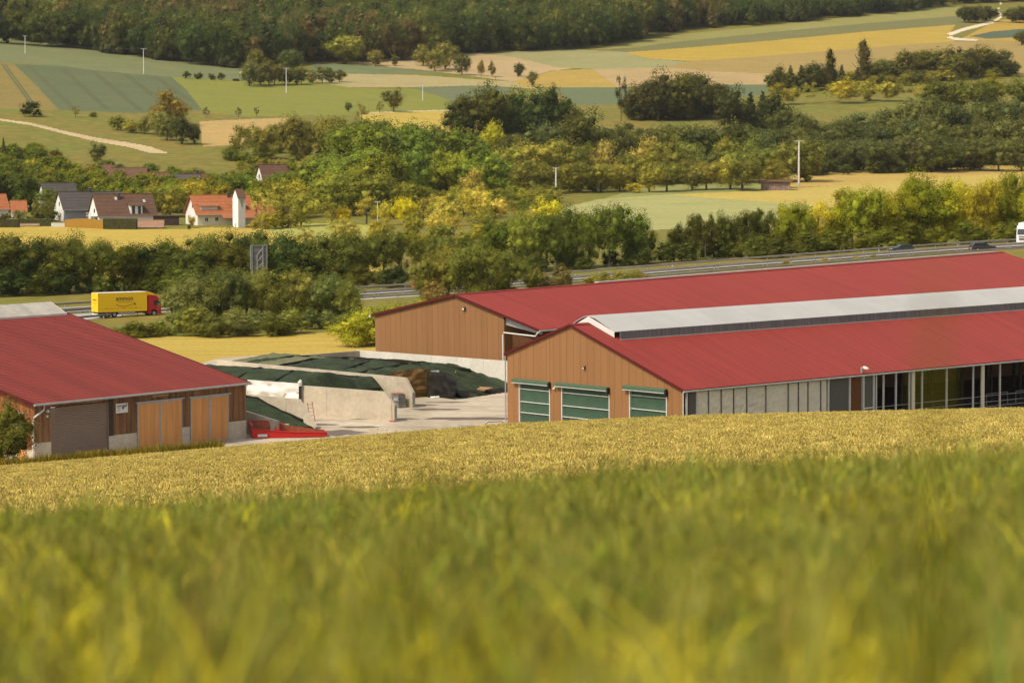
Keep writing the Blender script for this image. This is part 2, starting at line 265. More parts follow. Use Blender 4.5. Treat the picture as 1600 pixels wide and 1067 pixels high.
# ------------------------------------------------------------------ near hillside and its crops
CRX = np.array([-600, 0, 520, 800, 1100, 1600, 2200.])
CREST1 = np.array([838, 800, 770, 745, 722, 700, 690.])        # crop top of the near crest
FAR2 = np.array([765, 731, 687, 664, 651, 640, 634.])          # crop top of the far edge of the golden field
def near_z(px, Y):
    px = np.asarray(px, float); Y = np.asarray(Y, float); c1 = np.interp(px, CRX, CREST1); c2 = np.interp(px, CRX, FAR2); out = np.zeros(np.broadcast(px, Y).shape)
    d1 = (c1 - YH) / F; d2 = (c2 - YH) / F; z24 = HC - d1 * 24 - .8; z50 = HC - d1 * 50 - 1.5; z90 = HC - d1 * 90 - .75; z255 = HC - d2 * 255 - .75
    z3 = HC - (1075 - YH) / F * 2.5 - .80 + (px - 800) / 1600 * .02
    zm = z90 + (z255 - z90) * .46
    zb = z255 - 2.6; ks = [(-12, z3 + 1.4), (2.5, z3), (24, z24), (50, z50), (90, z90), (165, zm), (255, z255), (268, zb), (290, -1.0 + 0 * z3)]
    Yb, _ = np.broadcast_arrays(Y, px)
    for i in range(len(ks) - 1):
        a, b = ks[i], ks[i + 1]; q = (Yb >= a[0]) & (Yb <= b[0]); t = (Yb - a[0]) / (b[0] - a[0])
        m0 = ((ks[i + 1][1] - ks[max(i - 1, 0)][1]) / (ks[i + 1][0] - ks[max(i - 1, 0)][0])); j = min(i + 2, len(ks) - 1); m1 = ((ks[j][1] - a[1]) / (ks[j][0] - a[0])); h = b[0] - a[0]
        v = a[1] * (1 + 2 * t) * (1 - t) ** 2 + m0 * h * t * (1 - t) ** 2 + b[1] * t * t * (3 - 2 * t) + m1 * h * t * t * (t - 1); out = np.where(q, v, out)
    return out
def sheet(name, Ys, m, dz=0., pxs=np.arange(-560, 2161, 40.), minhalf=0.):
    P, Yg = np.meshgrid(pxs, Ys); X = (P - 800) / F * np.maximum(Yg, 0) + (P - 800) / 1360 * minhalf; Z = near_z(np.where(Yg > .5, 800 + F * X / np.maximum(Yg, .5), P), np.clip(Yg, -12, 290)) + dz
    n, k = P.shape; ii = np.arange(n * k).reshape(n, k); q = np.stack([ii[:-1, :-1], ii[:-1, 1:], ii[1:, 1:], ii[1:, :-1]], -1).reshape(-1, 4)
    return tag(link(name, npmesh(name, np.stack([X, Yg, Z], -1).reshape(-1, 3), q, m, True)), kind='structure')
SOIL = mat('crop_soil', S(96, 84, 44, .7), .95, .25, 1.2)
GOLDG = mat('golden_crop_base', S(140, 124, 66, .6), .95, 0, .35, col2=S(96, 90, 44, .6), fine=(4, .3))
BANK = mat('rough_grass_bank', S(128, 112, 52, .7), .95, .3, .8, fine=(3, .3))
sheet('crop_field_ground', np.concatenate([np.arange(-10, 30, 1.), np.arange(30, 81, 5.)]), SOIL, 0, minhalf=12.)
sheet('golden_field_ground', np.arange(80, 256, 2.5), GOLDG, .42, minhalf=12.)
sheet('bank', np.arange(254, 291, 2.), BANK, .3, minhalf=12.)
def gn_scatter(name, pts, rot, scl, idx_, protos, label, cat):
    me = bpy.data.meshes.new(name); me.vertices.add(len(pts)); me.vertices.foreach_set('co', np.asarray(pts, np.float32).ravel())
    a = me.attributes.new('rot', 'FLOAT_VECTOR', 'POINT'); a.data.foreach_set('vector', np.asarray(rot, np.float32).ravel())
    a = me.attributes.new('scl', 'FLOAT_VECTOR', 'POINT'); a.data.foreach_set('vector', np.asarray(scl, np.float32).ravel())
    a = me.attributes.new('idx', 'INT', 'POINT'); a.data.foreach_set('value', np.asarray(idx_, np.int32))
    o = link(name, me); pc = bpy.data.collections.new(name + '_kinds')
    for p in protos: pc.objects.link(p)
    g = bpy.data.node_groups.new(name, 'GeometryNodeTree'); g.interface.new_socket('Geometry', in_out='INPUT', socket_type='NodeSocketGeometry'); g.interface.new_socket('Geometry', in_out='OUTPUT', socket_type='NodeSocketGeometry')
    N = g.nodes; L = g.links; gi = N.new('NodeGroupInput'); go = N.new('NodeGroupOutput'); ip = N.new('GeometryNodeInstanceOnPoints'); ci = N.new('GeometryNodeCollectionInfo')
    ci.inputs[0].default_value = pc; ci.inputs[1].default_value = True; ci.inputs[2].default_value = True
    def na(n, t):
        x = N.new('GeometryNodeInputNamedAttribute'); x.data_type = t; x.inputs[0].default_value = n; return [s for s in x.outputs if s.enabled][0]
    L.new(gi.outputs[0], ip.inputs['Points']); L.new(ci.outputs[0], ip.inputs['Instance']); ip.inputs['Pick Instance'].default_value = True
    L.new(na('idx', 'INT'), ip.inputs['Instance Index']); L.new(na('rot', 'FLOAT_VECTOR'), ip.inputs['Rotation']); L.new(na('scl', 'FLOAT_VECTOR'), ip.inputs['Scale']); L.new(ip.outputs[0], go.inputs[0])
    md = o.modifiers.new('scatter', 'NODES'); md.node_group = g
    return tag(o, label, cat, kind='stuff')
def blade(mb, base, h, lean, az, w, curl=.3, n=4, mi=0):
    d = Vector((math.cos(az), math.sin(az), 0)); s = Vector((-d.y, d.x, 0)); s.rotate(Matrix.Rotation(random.uniform(-1, 1), 3, 'Z')); vs = []
    for i in range(n + 1):
        t = i / n; p = Vector(base) + Vector((0, 0, h * (t - curl * t * t * .55))) + d * (lean * t * t * h); ww = w * (1 - t ** 2.2) * (.6 + .4 * min(1, t * 4)) + .0006
        vs += [p - s * ww / 2, p + s * ww / 2]
    mb.add(vs, [(2 * i, 2 * i + 1, 2 * i + 3, 2 * i + 2) for i in range(n)], mi)
def ear(mb, p, d, l, r, mi=1, awn=0):
    d = Vector(d).normalized(); a = d.orthogonal().normalized(); b = d.cross(a); vs = [Vector(p)]
    for t, k in ((.3, 1), (.75, .85)): vs += [Vector(p) + d * l * t + (a * math.cos(q) + b * math.sin(q)) * r * k for q in (0, 2.1, 4.2)]
    vs.append(Vector(p) + d * l); mb.add(vs, [(0, 2, 1), (0, 3, 2), (0, 1, 3), (1, 2, 5, 4), (2, 3, 6, 5), (3, 1, 4, 6), (4, 5, 7), (5, 6, 7), (6, 4, 7)], mi)
    for _ in range(awn):
        q = random.uniform(0, 6.28); e = Vector(p) + d * l * 1.9 + (a * math.cos(q) + b * math.sin(q)) * l * .35; s0 = Vector(p) + d * l * random.uniform(.2, .9); mb.add([s0 - a * .0012, s0 + a * .0012, e], [(0, 1, 2)], mi)
crop_leaf = [leafmat('green_crop_leaf', .35, S(130, 142, 40, 1.18), .45, 1.6), leafmat('yellow_green_crop_leaf', .4, S(200, 184, 50, 1.15), .4, 1.6), leafmat('bluish_crop_leaf', .3, S(112, 126, 58, 1.02), .5, 1.6), leafmat('dry_crop_leaf', .3, S(168, 136, 66, .85), .4, 1.6)]
crop_ear = leafmat('green_crop_ear', .25, S(158, 152, 70, .85), .4, 2.)
gold_ear = leafmat('golden_ear', .15, S(212, 187, 100, .84), .35, .5); gold_leaf = leafmat('golden_crop_leaf', .3, S(122, 126, 54, .75), .35, .5)
def proto(name, mb, mats): return bpy.data.objects.new(name, mb.mesh(name, mats))
P1 = []
for k in range(12):
    mb = MB()
    for j in range(9):
        a = random.uniform(0, 6.28); r = .11 * random.random() ** .5; b = (r * math.cos(a), r * math.sin(a), 0); h = random.uniform(.62, .86); az = random.uniform(0, 6.28)
        top = Vector(b) + Vector((math.cos(az), math.sin(az), 0)) * .04 + Vector((0, 0, h)); mb.tube([b, (Vector(b) + top) / 2, top], [.0022, .002, .0016], 3, 0, False)
        for q in range(3):
            z = h * random.uniform(.35, .9); blade(mb, Vector(b) + (top - Vector(b)) * (z / h), random.uniform(.18, .34), random.uniform(.3, 1.1), random.uniform(0, 6.28), random.uniform(.008, .014), random.uniform(.2, 1.2), 4, 0)
        if random.random() < (.35 if k % 4 else .7): ear(mb, top, (random.uniform(-.3, .3), random.uniform(-.3, .3), 1), random.uniform(.06, .09), .006, 1, 4)
    P1.append(proto('crop_plant', mb, [crop_leaf[k % 4], crop_ear]))
def crop_pts(y0, y1, dens, halfpx, side=5.):
    a, b = halfpx / F, side; n_ = int(dens * (a * (y1 ** 2 - y0 ** 2) + 2 * b * (y1 - y0)) * 1.02); out = np.zeros((0, 2))
    while len(out) < n_:
        y = np.random.uniform(y0, y1, n_ * 3); x = np.random.uniform(-1, 1, n_ * 3) * (a * y1 + b); q = np.abs(x) < a * y + b; out = np.concatenate([out, np.stack([x[q], y[q]], -1)])
    out = out[:n_]; return 800 + F * out[:, 0] / out[:, 1], out[:, 1]
def mk(px, yy, dz): return np.stack([(px - 800) / F * yy, yy, near_z(px, yy) + dz], -1)
parts = [crop_pts(1.1, 12, 130, 930), crop_pts(12, 34, 95, 900), crop_pts(34, 84, 26, 900)]
px = np.concatenate([p[0] for p in parts]); yy = np.concatenate([p[1] for p in parts]); n = len(px)
# patches of differing growth across the near crop
xq = (px - 800) / F * yy; pn = np.sin(xq * 7 + yy * 1.3) + np.sin(xq * 17 - yy * 2.9 + 1) + .6 * np.sin(xq * 2.1 + yy * .4) + np.random.randn(n) * .7
ix = np.where(pn > .75, 1, np.where(pn < -.9, 2, np.where(np.random.rand(n) < .07, 3, 0))) + 4 * np.random.randint(0, 3, n); ix = np.where((yy > 12) & (ix % 4 == 3), ix - 3, ix); ix = np.where((yy > 14) & (ix % 4 == 1) & (np.random.rand(n) < .6), ix - 1, ix)
sz = .6 + .22 * np.random.rand(n); sz = np.where((yy < 5) & (np.random.rand(n) < .25), sz * 1.12, sz); sz = np.where((yy > 13) & (np.random.rand(n) < .12), sz * 1.15, sz); rot = np.stack([np.random.randn(n) * .09, np.random.randn(n) * .09, np.random.rand(n) * 6.28], -1)
gn_scatter('green_crop', mk(px, yy, 0), rot, np.stack([sz * 1.05, sz * 1.05, sz], -1), ix, P1, 'tall green and yellowish cereal crop filling the blurred foreground', 'crop')
P2 = []
for k in range(5):
    mb = MB()
    for j in range(22):
        a = random.uniform(0, 6.28); r = .34 * random.random() ** .5; b = Vector((r * math.cos(a), r * math.sin(a), random.uniform(.14, .32))); az = random.uniform(0, 6.28); l = random.uniform(.3, .9)
        ear(mb, b, (l * math.cos(az), l * math.sin(az), 1), random.uniform(.09, .14), .014, 1)
        if j % 2: blade(mb, b - Vector((0, 0, .2)), random.uniform(.24, .36), .5, random.uniform(0, 6.28), .02, .5, 2, 0)
    P2.append(proto('golden_plant', mb, [gold_leaf, gold_ear]))
px, yy = crop_pts(84, 256, 6.5, 900, 8.); n = len(px); edge = np.clip((256 - yy) / 14, 0, 1)
sz = .8 + .45 * np.random.rand(n)
gn_scatter('golden_wheat', mk(px, yy, .40), np.stack([np.random.randn(n) * .1, np.random.randn(n) * .1, np.random.rand(n) * 6.28], -1), np.stack([sz, sz, sz], -1), np.random.randint(0, 5, n), P2, 'ripening golden wheat covering the slope below the barns', 'crop')
weed = leafmat('weed_leaf', .3, S(126, 116, 42, .7), .4, .5); weedy = leafmat('yellow_weed_leaf', .3, S(170, 142, 46, .75), .35, .5)
P3 = []
for k in range(4):
    mb = MB()
    for j in range(34):
        a = random.uniform(0, 6.28); r = .4 * random.random() ** .5; blade(mb, (r * math.cos(a), r * math.sin(a), 0), random.uniform(.35, .95), random.uniform(.1, .6), random.uniform(0, 6.28), .04, .3, 3, j % 2)
    P3.append(proto('grass_tuft', mb, [weed, weedy]))
# taller rough grass strip on the edge of the field in front of the left barn, and along the crest
px = np.random.uniform(-60, 340, 1500); yy = np.random.uniform(253, 262, 1500); px2 = np.random.uniform(330, 1000, 900); yy2 = np.random.uniform(253, 258, 900)
px = np.concatenate([px, px2]); yy = np.concatenate([yy, yy2]); n = len(px); big = np.where(px < 340, 1., .5)
sz = big * (.8 + .7 * np.random.rand(n)); gn_scatter('rough_grass', mk(px, np.minimum(yy, 262), .3), np.stack([np.random.randn(n) * .1, np.random.randn(n) * .1, np.random.rand(n) * 6.28], -1), np.stack([sz, sz, sz * 1.25], -1), np.random.randint(0, 4, n), P3, 'rough yellow-green grass strip on the field edge before the left barn', 'grass')
# two stalks right in front of the lens
for (pxs, py, Yd, lab) in ((642, 684, 2.1, 'out of focus crop stalk rising in front of the concrete yard'), (1462, 566, 1.7, 'out of focus crop stalk rising in front of the open barn side')):
    p = at(pxs, py, Yd); g0 = float(near_z(pxs, Yd)); mb = MB()
    h = (p.z - g0) * 1.07; blade(mb, (0, 0, 0), h * 1.02, .01, 1.5, .024, .02, 8); [blade(mb, (.006 * math.cos(q), .006 * math.sin(q), h * (.1 + .06 * q)), h * (.8 - .06 * q), .06, 1.3 + q * .5, .02, .1, 6) for q in range(5)]; mb.tube([(0, 0, 0), (0, 0, h * .97)], [.003, .002], 5)
    for q in mb.v: pass
    tag(mb.build('crop_stalk', leafmat('olive_stalk', .4, S(128, 122, 30, .8), .1, 2.), None, (p.x, Yd, g0)), lab, 'crop stalk')
# ------------------------------------------------------------------ barns
def rib_sheet(x0, z0, x1, z1, wd, ribs, rh, steps=0, sh=.03, mt=RED, thick=.06, name='roof_sheet'):
    """profiled roof sheet: slope from (x0,z0) to (x1,z1), wd wide along y, raised ribs, optional tile steps, closed below"""
    mb = MB(); n = Vector((z0 - z1, 0, x1 - x0)).normalized(); n = n if n.z > 0 else -n; sl = Vector((x1 - x0, 0, z1 - z0)); prof = []; p = wd / ribs
    for i in range(ribs): prof += [(i * p, 0), (i * p + p * .55, 0), (i * p + p * .64, rh), (i * p + p * .9, rh)]
    prof[-1] = (wd, rh * .6); prof.append((wd, 0)); ts = [(0, 0), (1, 0)]
    if steps:
        ts = []
        for k in range(steps): ts += [(k / steps, 0), ((k + .999) / steps, sh)]
    o = Vector((x0, 0, z0)); vs = []; m_ = len(prof)
    for t, s_ in ts: vs += [o + sl * t + Vector((0, y, 0)) + n * (h + s_) for y, h in prof]
    vs2 = [o + Vector((0, 0, 0)) - n * thick, o + Vector((0, wd, 0)) - n * thick, o + sl + Vector((0, wd, 0)) - n * thick, o + sl - n * thick]
    mb.add(vs, [(i * m_ + j, i * m_ + j + 1, (i + 1) * m_ + j + 1, (i + 1) * m_ + j) for i in range(len(ts) - 1) for j in range(m_ - 1)]); mb.add(vs2, [(0, 1, 2, 3)])
    e0 = o + sl; mb.add([e0, e0 + Vector((0, wd, 0)), vs2[2], vs2[3]], [(0, 1, 2, 3)])
    return mb.mesh(name, mt)
def gprof(x, pts):                       # height of a polyline profile
    return float(np.interp(x, [p[0] for p in pts], [p[1] for p in pts]))
def gable_panels(t, pts, x0, x1, wd, m, z0=0., y=0., th=.08, holes=(), name='wall_panel'):
    """vertical wall panels from z0 to the roof line, cut round openings (xa, xb, za, zb)"""
    xs = sorted(set([round(v, 3) for v in np.arange(x0, x1 - .15, wd)] + [x1] + [round(h[i], 3) for h in holes for i in (0, 1)]))
    for a, b in zip(xs[:-1], xs[1:]):
        if b - a < .02: continue
        segs = [(z0, None)]; mid = (a + b) / 2
        for h in holes:
            if h[0] - .001 <= a and b <= h[1] + .001: segs = ([(z0, h[2])] if h[2] > z0 + .05 else []) + [(h[3], None)]
        for za, zb in segs:
            g = .012; kn = [p for p in pts if a + g < p[0] < b - g] if zb is None else []
            ta, tb = (gprof(a + g, pts), gprof(b - g, pts)) if zb is None else (zb, zb); j = random.uniform(-.006, .006)
            poly = [(a + g, y + j, za), (b - g, y + j, za), (b - g, y + j, tb)] + [(p[0], y + j, p[1]) for p in kn[::-1]] + [(a + g, y + j, ta)]
            MB().prism(poly, (0, th, 0)).build(name, m, t)
D_ = Vector((.75, .6614, 0)); G_ = Vector((.6614, -.75, 0)); RZB = math.atan2(G_.y, G_.x)
def loc_on(A, rz, px, py=None, x=None, y=None):
    """barn local coordinates of a picture point on the plane x = const or y = const"""
    ex = Vector((math.cos(rz), math.sin(rz), 0)); ey = Vector((-ex.y, ex.x, 0)); u = (px - 800) / F; o = A + (ex * x if x is not None else ey * y); d = ey if x is not None else ex
    t = (u * o.y - o.x) / (d.x - u * d.y); Y = o.y + d.y * t; z = HC - (py - YH) / F * Y - A.z if py is not None else None
    return (t, z)
# ---- near barn
A1 = gz(793, 663); LB = 112.; t = thing('barn', 'long red roofed cattle barn with three green roller doors in its ochre gable', 'barn', A1, RZB, rx=.008); nb = t
XR, ZR, ZL, ZE, XE = 9.9, 10.84, 7.4, 5.3, 26.
prof = [(0, ZL - .12), (XR, ZR - .12), (XE, ZE - .12)]
def gx(px): return loc_on(A1, RZB, px, y=0.)[0]
def gzz(px, py): return loc_on(A1, RZB, px, py, y=0.)[1]
DO = [(811, 860, 598, (804, 861.5, 591, 599), (607.5, 627.5, 644.5, 661)), (877.5, 953.5, 604, (871, 954, 597, 605), (613.5, 634, 651.5, 667)), (984, 1043.5, 609, (978, 1045, 601.5, 610), (617.5, 638.5, 656, 670))]
holes = [(gx(a), gx(b), 0, gzz(a, c)) for a, b, c, _, _ in DO]
gable_panels(t, prof, 0, XE, 1.02, ORANGE, holes=holes)
for (a, b, c, hd, lines), hl in zip(DO, holes):
    x0, x1, _, zt = hl; dr = MB().box(x0, x0 + .14, -.02, .3, 0, zt).box(x1 - .14, x1, -.02, .3, 0, zt).build('door_frame', LGREY, t)
    zs = [zt] + [gzz(a, l) for l in lines]; zs = [z for z in zs if z > .1] + [0.05]
    for k, (zu, zl) in enumerate(zip(zs[:-1], zs[1:])):
        mb = MB(); nx = 8; vs = [] ; rows = 5
        for r in range(rows):
            for i in range(nx + 1): vs.append((x0 + .16 + (x1 - x0 - .32) * i / nx, .16 + .05 * math.sin(math.pi * r / (rows - 1)) + random.uniform(-.012, .012), zl + .04 + (zu - zl - .06) * r / (rows - 1)))
        mb.add(vs, [(r * (nx + 1) + i, r * (nx + 1) + i + 1, (r + 1) * (nx + 1) + i + 1, (r + 1) * (nx + 1) + i) for r in range(rows - 1) for i in range(nx)]); mb.build('door_sheet', GREEN, t)
        if k: MB().box(x0 + .15, x1 - .15, .06, .15, zu - .032, zu + .032).build('stiffening_rod', WHITE, t)
    hx0, hx1, hzb, hzt = gx(hd[0]), gx(hd[1]), zt - .02, gzz(hd[0], hd[2]) 
    MB().prism([(hx0, -.42, hzb + .05), (hx0, -.42, hzt - .12), (hx0, -.05, hzt), (hx0, -.05, hzb + .05)], (hx1 - hx0 - .12, 0, 0)).build('roller_housing', GRNH, t)
    MB().box(hx0, hx1 - .12, -.43, -.3, hzb - .02, hzb + .05).build('housing_lip', LGREY, t)
    MB().box(hx1 - .12, hx1 + .04, -.4, -.06, hzb - .3, hzt - .1).build('drive_motor', BLACK, t)
def lamp(t, p, mt=BLACK, s=.22):
    mb = MB().box(p[0] - s, p[0] + s, p[1] - .25, p[1] - .08, p[2] - s * .6, p[2] + s * .6).tube([(p[0], p[1] - .1, p[2] + .1), (p[0] + .15, p[1] + .02, p[2] + .25)], .04, 5); o = mb.build('gable_lamp', mt, t)
    MB().box(p[0] - s * .8, p[0] + s * .6, p[1] - .27, p[1] - .25, p[2] - s * .5, p[2] + s * .3).build('lamp_glass', WHITE, o)
lamp(t, (gx(915), 0, gzz(915, 575)), s=.14); lamp(t, (gx(868.5), -.02, gzz(868.5, 607)), WHITE, .13)
sm = rib_sheet(XR, ZR, XE + .25, ZE - .085, 1.12, 5, .045)
for k in range(101): link('roof_sheet', sm, t, (0, -.2 + k * 1.12, 0))
mb = MB(); sl = rib_sheet(XR, ZR, -.3, ZL - .1, 113.1, 500, .045, name='roof_slope'); link('roof_slope', sl, t, (0, -.2, 0))
MB().prism([(XR - .35, 0, ZR - .02), (XR, 0, ZR + .12), (XR + .35, 0, ZR - .02), (XR, 0, ZR + .06)], (0, 113.1, 0)).build('ridge_cap', RED, t, (0, -.22, 0))
for xa, za, xb, zb in ((XR, ZR, XE + .25, ZE - .085), (XR, ZR, -.3, ZL - .1)): MB().prism([(xa, -.26, za + .1), (xb, -.26, zb + .1), (xb, -.26, zb - .16), (xa, -.26, za - .16)], (0, .05, 0)).build('verge_trim', REDT, t)
MB().box(XE + .24, XE + .4, -.2, LB, ZE - .3, ZE - .17).build('gutter', LGREY, t); MB().box(XE + .1, XE + .24, -.15, LB, ZE - .22, ZE - .12).build('eave_board', BLACK, t)
MB().tube([(-.15, -.12, 0), (-.15, -.12, ZL - .3)], .07, 6).build('downpipe', GREY, t)
MB().tube([(XE + .14, -.1, 0), (XE + .14, -.1, ZE - .2)], .06, 6).build('downpipe', LGREY, t)
# raised light ridge with wind deflector
nseg = 22; sg = 5.
for k in range(nseg):
    y0 = 2.4 + k * sg; cv = [(XR - 3.4, ZR - .75), (XR - 2., ZR + .12), (XR - .7, ZR + .68), (XR, ZR + .8), (XR + .9, ZR + .6), (XR + 3.9, ZR - .66)]
    pl = [(x, 0, z) for x, z in cv] + [(x, 0, z - .07) for x, z in cv[::-1]]
    MB().prism(pl, (0, sg - .03, 0)).build('ridge_light_panel', VENTW, t, (0, y0, 0))
MB().prism([(XR - 3.3, 2.36, ZR - 1.1), (XR - 3.3, 2.36, ZR - .8), (XR, 2.36, ZR + .72), (XR + 3.85, 2.36, ZR - .7), (XR + 3.85, 2.36, ZR - 1.25), (XR, 2.36, ZR + .1)], (0, .03, 0)).build('ridge_end_cap', WHITE, t)
for k in range(22): MB().prism([(XR + 4.35, 0, ZR - 1.46), (XR + 4.28, 0, ZR - .62), (XR + 4.34, 0, ZR - .62), (XR + 4.41, 0, ZR - 1.46)], (0, 4.98, 0)).build('wind_deflector', mat('corrugated_grey', (.15, .135, .12), .6, .35, 1.6, stretch=(3, 3, .02)) if k == 0 else bpy.data.materials['corrugated_grey'], t, (0, 2.7 + k * 5, 0))
MB().box(XR + 4.38, XR + 4.46, 2.7, 112.6, ZR - 1.5, ZR - 1.42).build('deflector_edge', LGREY, t)
# open right-hand side
def sy(px): return loc_on(A1, RZB, px, x=XE)[0]
def syz(px, py): return loc_on(A1, RZB, px, py, x=XE)[1]
def spost(px, w=.09, m=LGREY, name='wall_post', z1=ZE - .2): y = sy(px); MB().box(XE - .08, XE + .1, y - w, y + w, 0, z1).build(name, m, t)
def spanel(a, b, z0, z1, m, name, xo=0., wav=0.):
    ya, yb = sy(a) + .05, sy(b) - .05; mb = MB(); ny, nz = (8, 10) if wav else (1, 1); vs = []
    for j in range(nz + 1):
        for i in range(ny + 1): vs.append((XE + xo + wav * (random.uniform(-1, 1) + math.sin(j * 2.1 + i * .4)) * (1 if 0 < i < ny else .2), ya + (yb - ya) * i / ny, z0 + (z1 - z0) * j / nz))
    mb.add(vs, [(j * (ny + 1) + i, j * (ny + 1) + i + 1, (j + 1) * (ny + 1) + i + 1, (j + 1) * (ny + 1) + i) for j in range(nz) for i in range(ny)]); return mb.build(name, m, t)
zt = ZE - .3
spanel(1077, 1089, 0.2, zt - .1, MESHP, 'mesh_screen')
cd = [1091, 1108, 1128, 1147.5, 1168, 1198, 1233, 1249, 1264, 1284, 1294]
for a, b in zip(cd[:-1], cd[1:]): spanel(a, b, .9, zt - .1, CURT, 'curtain_panel', wav=.05 if b < 1200 else .02); 
for a, b in zip(cd[:-1], cd[1:]): spanel(a, b, 0, 1.28, CURT, 'lower_curtain', -.12)
for c in cd[1:-1]: spost(c, .035, MESHP, 'curtain_strap')
spanel(1298, 1328, .9, zt - .1, MESHP, 'mesh_screen'); spanel(1298, 1328, .0, .85, DGREY, 'kick_board')
spanel(1331, 1347.5, 0, zt, mat('brown_plank_door', S(120, 70, 34, .75), .8, .15, 1.5, stretch=(1, 1, .2)), 'plank_door', .02); MB().box(XE + .03, XE + .08, sy(1331), sy(1347), 1.2, 1.32).build('door_rail', REDT, t)
spanel(1352, 1366, .3, zt, MESHP, 'mesh_screen', .01)
MB().box(XE + .06, XE + .14, sy(1128), sy(1294), 1.2, 1.34).build('curtain_bar', WHITE, t); MB().box(XE + .06, XE + .13, sy(1298), sy(1328), .9, 1.02).build('curtain_bar', WHITE, t); MB().box(XE + .06, XE + .13, sy(1352), sy(1366), 1.55, 1.68).build('curtain_bar', WHITE, t)
for c in (1074, 1090, 1296, 1329.5, 1351, 1367): spost(c, .1)
for c in (1371, 1382.5, 1402, 1423, 1443, 1481.5, 1523, 1565, 1607): spost(c, .07, LGREY)
for c in (1429, 1538, 1650): spost(c, .22, CURT, 'rolled_curtain')
spost(1348.5, .07, GREY, 'lamp_post', ZE + .6); yl = sy(1349); lm = MB().prism([(XE + .1, yl, ZE + .7), (XE + .5, yl + .1, ZE + .5), (XE + .5, yl + .1, ZE + .38), (XE + .1, yl, ZE + .5)], (.1, .3, 0)).build('flood_light', WHITE, t)
for z in (1.55, .9, .4): MB().tube([(XE - .3, sy(1368), z), (XE - .3, LB - 1, z)], .035, 5).build('gate_rail', GREY, t)
MB().box(.1, XE - .1, .2, LB, -.2, .02).build('barn_floor', mat('dung_floor', (.06, .05, .04), .9, .3, 1), t); MB().box(.02, .14, .1, LB, 0, ZL - .2).build('left_wall', ORANGE, t); MB().box(0, XE, LB, LB + .1, 0, ZE - .2).build('rear_wall', ORANGE, t)
INT = mat('interior_timber', (.07, .05, .035), .85, .3, 2)
for k in range(1, 22):
    y = k * 5.; 
    for x in (9.9, 19.): MB().box(x - .12, x + .12, y - .12, y + .12, 0, gprof(x, prof) - .3).build('inner_column', INT, t)
    if k > 9: MB().tube([(22.5, y, 0), (22.5, y, 1.3), (22.5, y + 3.6, 1.3), (22.5, y + 3.6, 0)], .05, 5).build('stall_frame', GREY, t)
for x in (14., 22.): MB().box(x - .12, x + .12, 10, LB, gprof(x, prof) - .6, gprof(x, prof) - .3).build('purlin', INT, t)
# ---- far barn
A2c = at(715, 460, 371.5); HW = 15.8; TL = .0225
A2 = A2c - G_ * HW; ZR2 = A2c.z; A2 = Vector((A2.x, A2.y, 0)); t = thing('barn', 'second red roofed barn behind, plain ochre gable above a white concrete wall', 'barn', A2, RZB, rx=TL); fb = t
ZL2, ZE2, XR2, XE2 = 7.5, 7.05, 15.8, 31.; prof2 = [(0, ZL2 - .12), (XR2, ZR2 - .12), (24.4, ZR2 - (ZR2 - ZE2) * (24.4 - XR2) / (XE2 - XR2) - .14)]; L2 = 103.
gable_panels(t, prof2, 0, 24.4, 1.02, ORANGE)
sm = rib_sheet(XR2, ZR2, XE2, ZE2, 1.12, 4, .05)
for k in range(92): link('roof_sheet', sm, t, (0, -.25 + k * 1.12, 0))
link('roof_slope', rib_sheet(XR2, ZR2, -.4, ZL2 - .1, 103.1, 400, .05, name='roof_slope'), t, (0, -.25, 0))
for k in range(52): MB().prism([(XR2 - .3, 0, ZR2 + .02), (XR2, 0, ZR2 + .13), (XR2 + .3, 0, ZR2 + .02), (XR2, 0, ZR2 + .06)], (0, 1.93, 0)).build('ridge_cap', REDT if 0 else RED, t, (0, -.27 + k * 1.98, 0))
MB().box(XR2 - 1.2, XR2 - .5, 24, 102, ZR2 - .1, ZR2 + .16).build('far_ridge_vent', VENTW, t)
for xa, za, xb, zb in ((XR2, ZR2, XE2, ZE2), (XR2, ZR2, -.4, ZL2 - .1)): MB().prism([(xa, -.32, za + .1), (xb, -.32, zb + .1), (xb, -.32, zb - .2), (xa, -.32, za - .2)], (0, .06, 0)).build('verge_trim', REDT, t)
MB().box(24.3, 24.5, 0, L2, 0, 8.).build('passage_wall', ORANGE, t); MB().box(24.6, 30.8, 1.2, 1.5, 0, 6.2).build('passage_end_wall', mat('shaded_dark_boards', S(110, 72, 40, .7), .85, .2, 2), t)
MB().prism([(24.5, .3, 8.3), (30.7, .3, 6.95), (30.7, .3, 6.5), (24.5, .3, 7.3)], (0, .25, 0)).build('eave_beam', GREY, t)
MB().box(XE2 - .02, XE2 + .15, -.2, L2, ZE2 - .2, ZE2 - .04).build('gutter', LGREY, t)
MB().tube([(XE2, -.3, ZE2 - .2), (XE2 - .5, -.4, ZE2 - .75), (24.9, -.4, ZE2 - .6), (24.7, -.4, ZE2 - .9), (24.7, -.4, .2)], .09, 6).build('drain_pipe', WHITE, t)
q = loc_on(A2, RZB, 728, 482, y=0.); lamp(t, (q[0], 0, q[1]), s=.26); MB().box(-.55, -.3, -.5, -.2, ZL2 - .4, ZL2 - .15).build('corner_lamp', WHITE, t)
MB().box(0, XE2, L2, L2 + .1, 0, 6.9).build('rear_wall', ORANGE, t); MB().box(0, .1, .1, L2, 0, ZL2 - .2).build('left_wall', ORANGE, t)
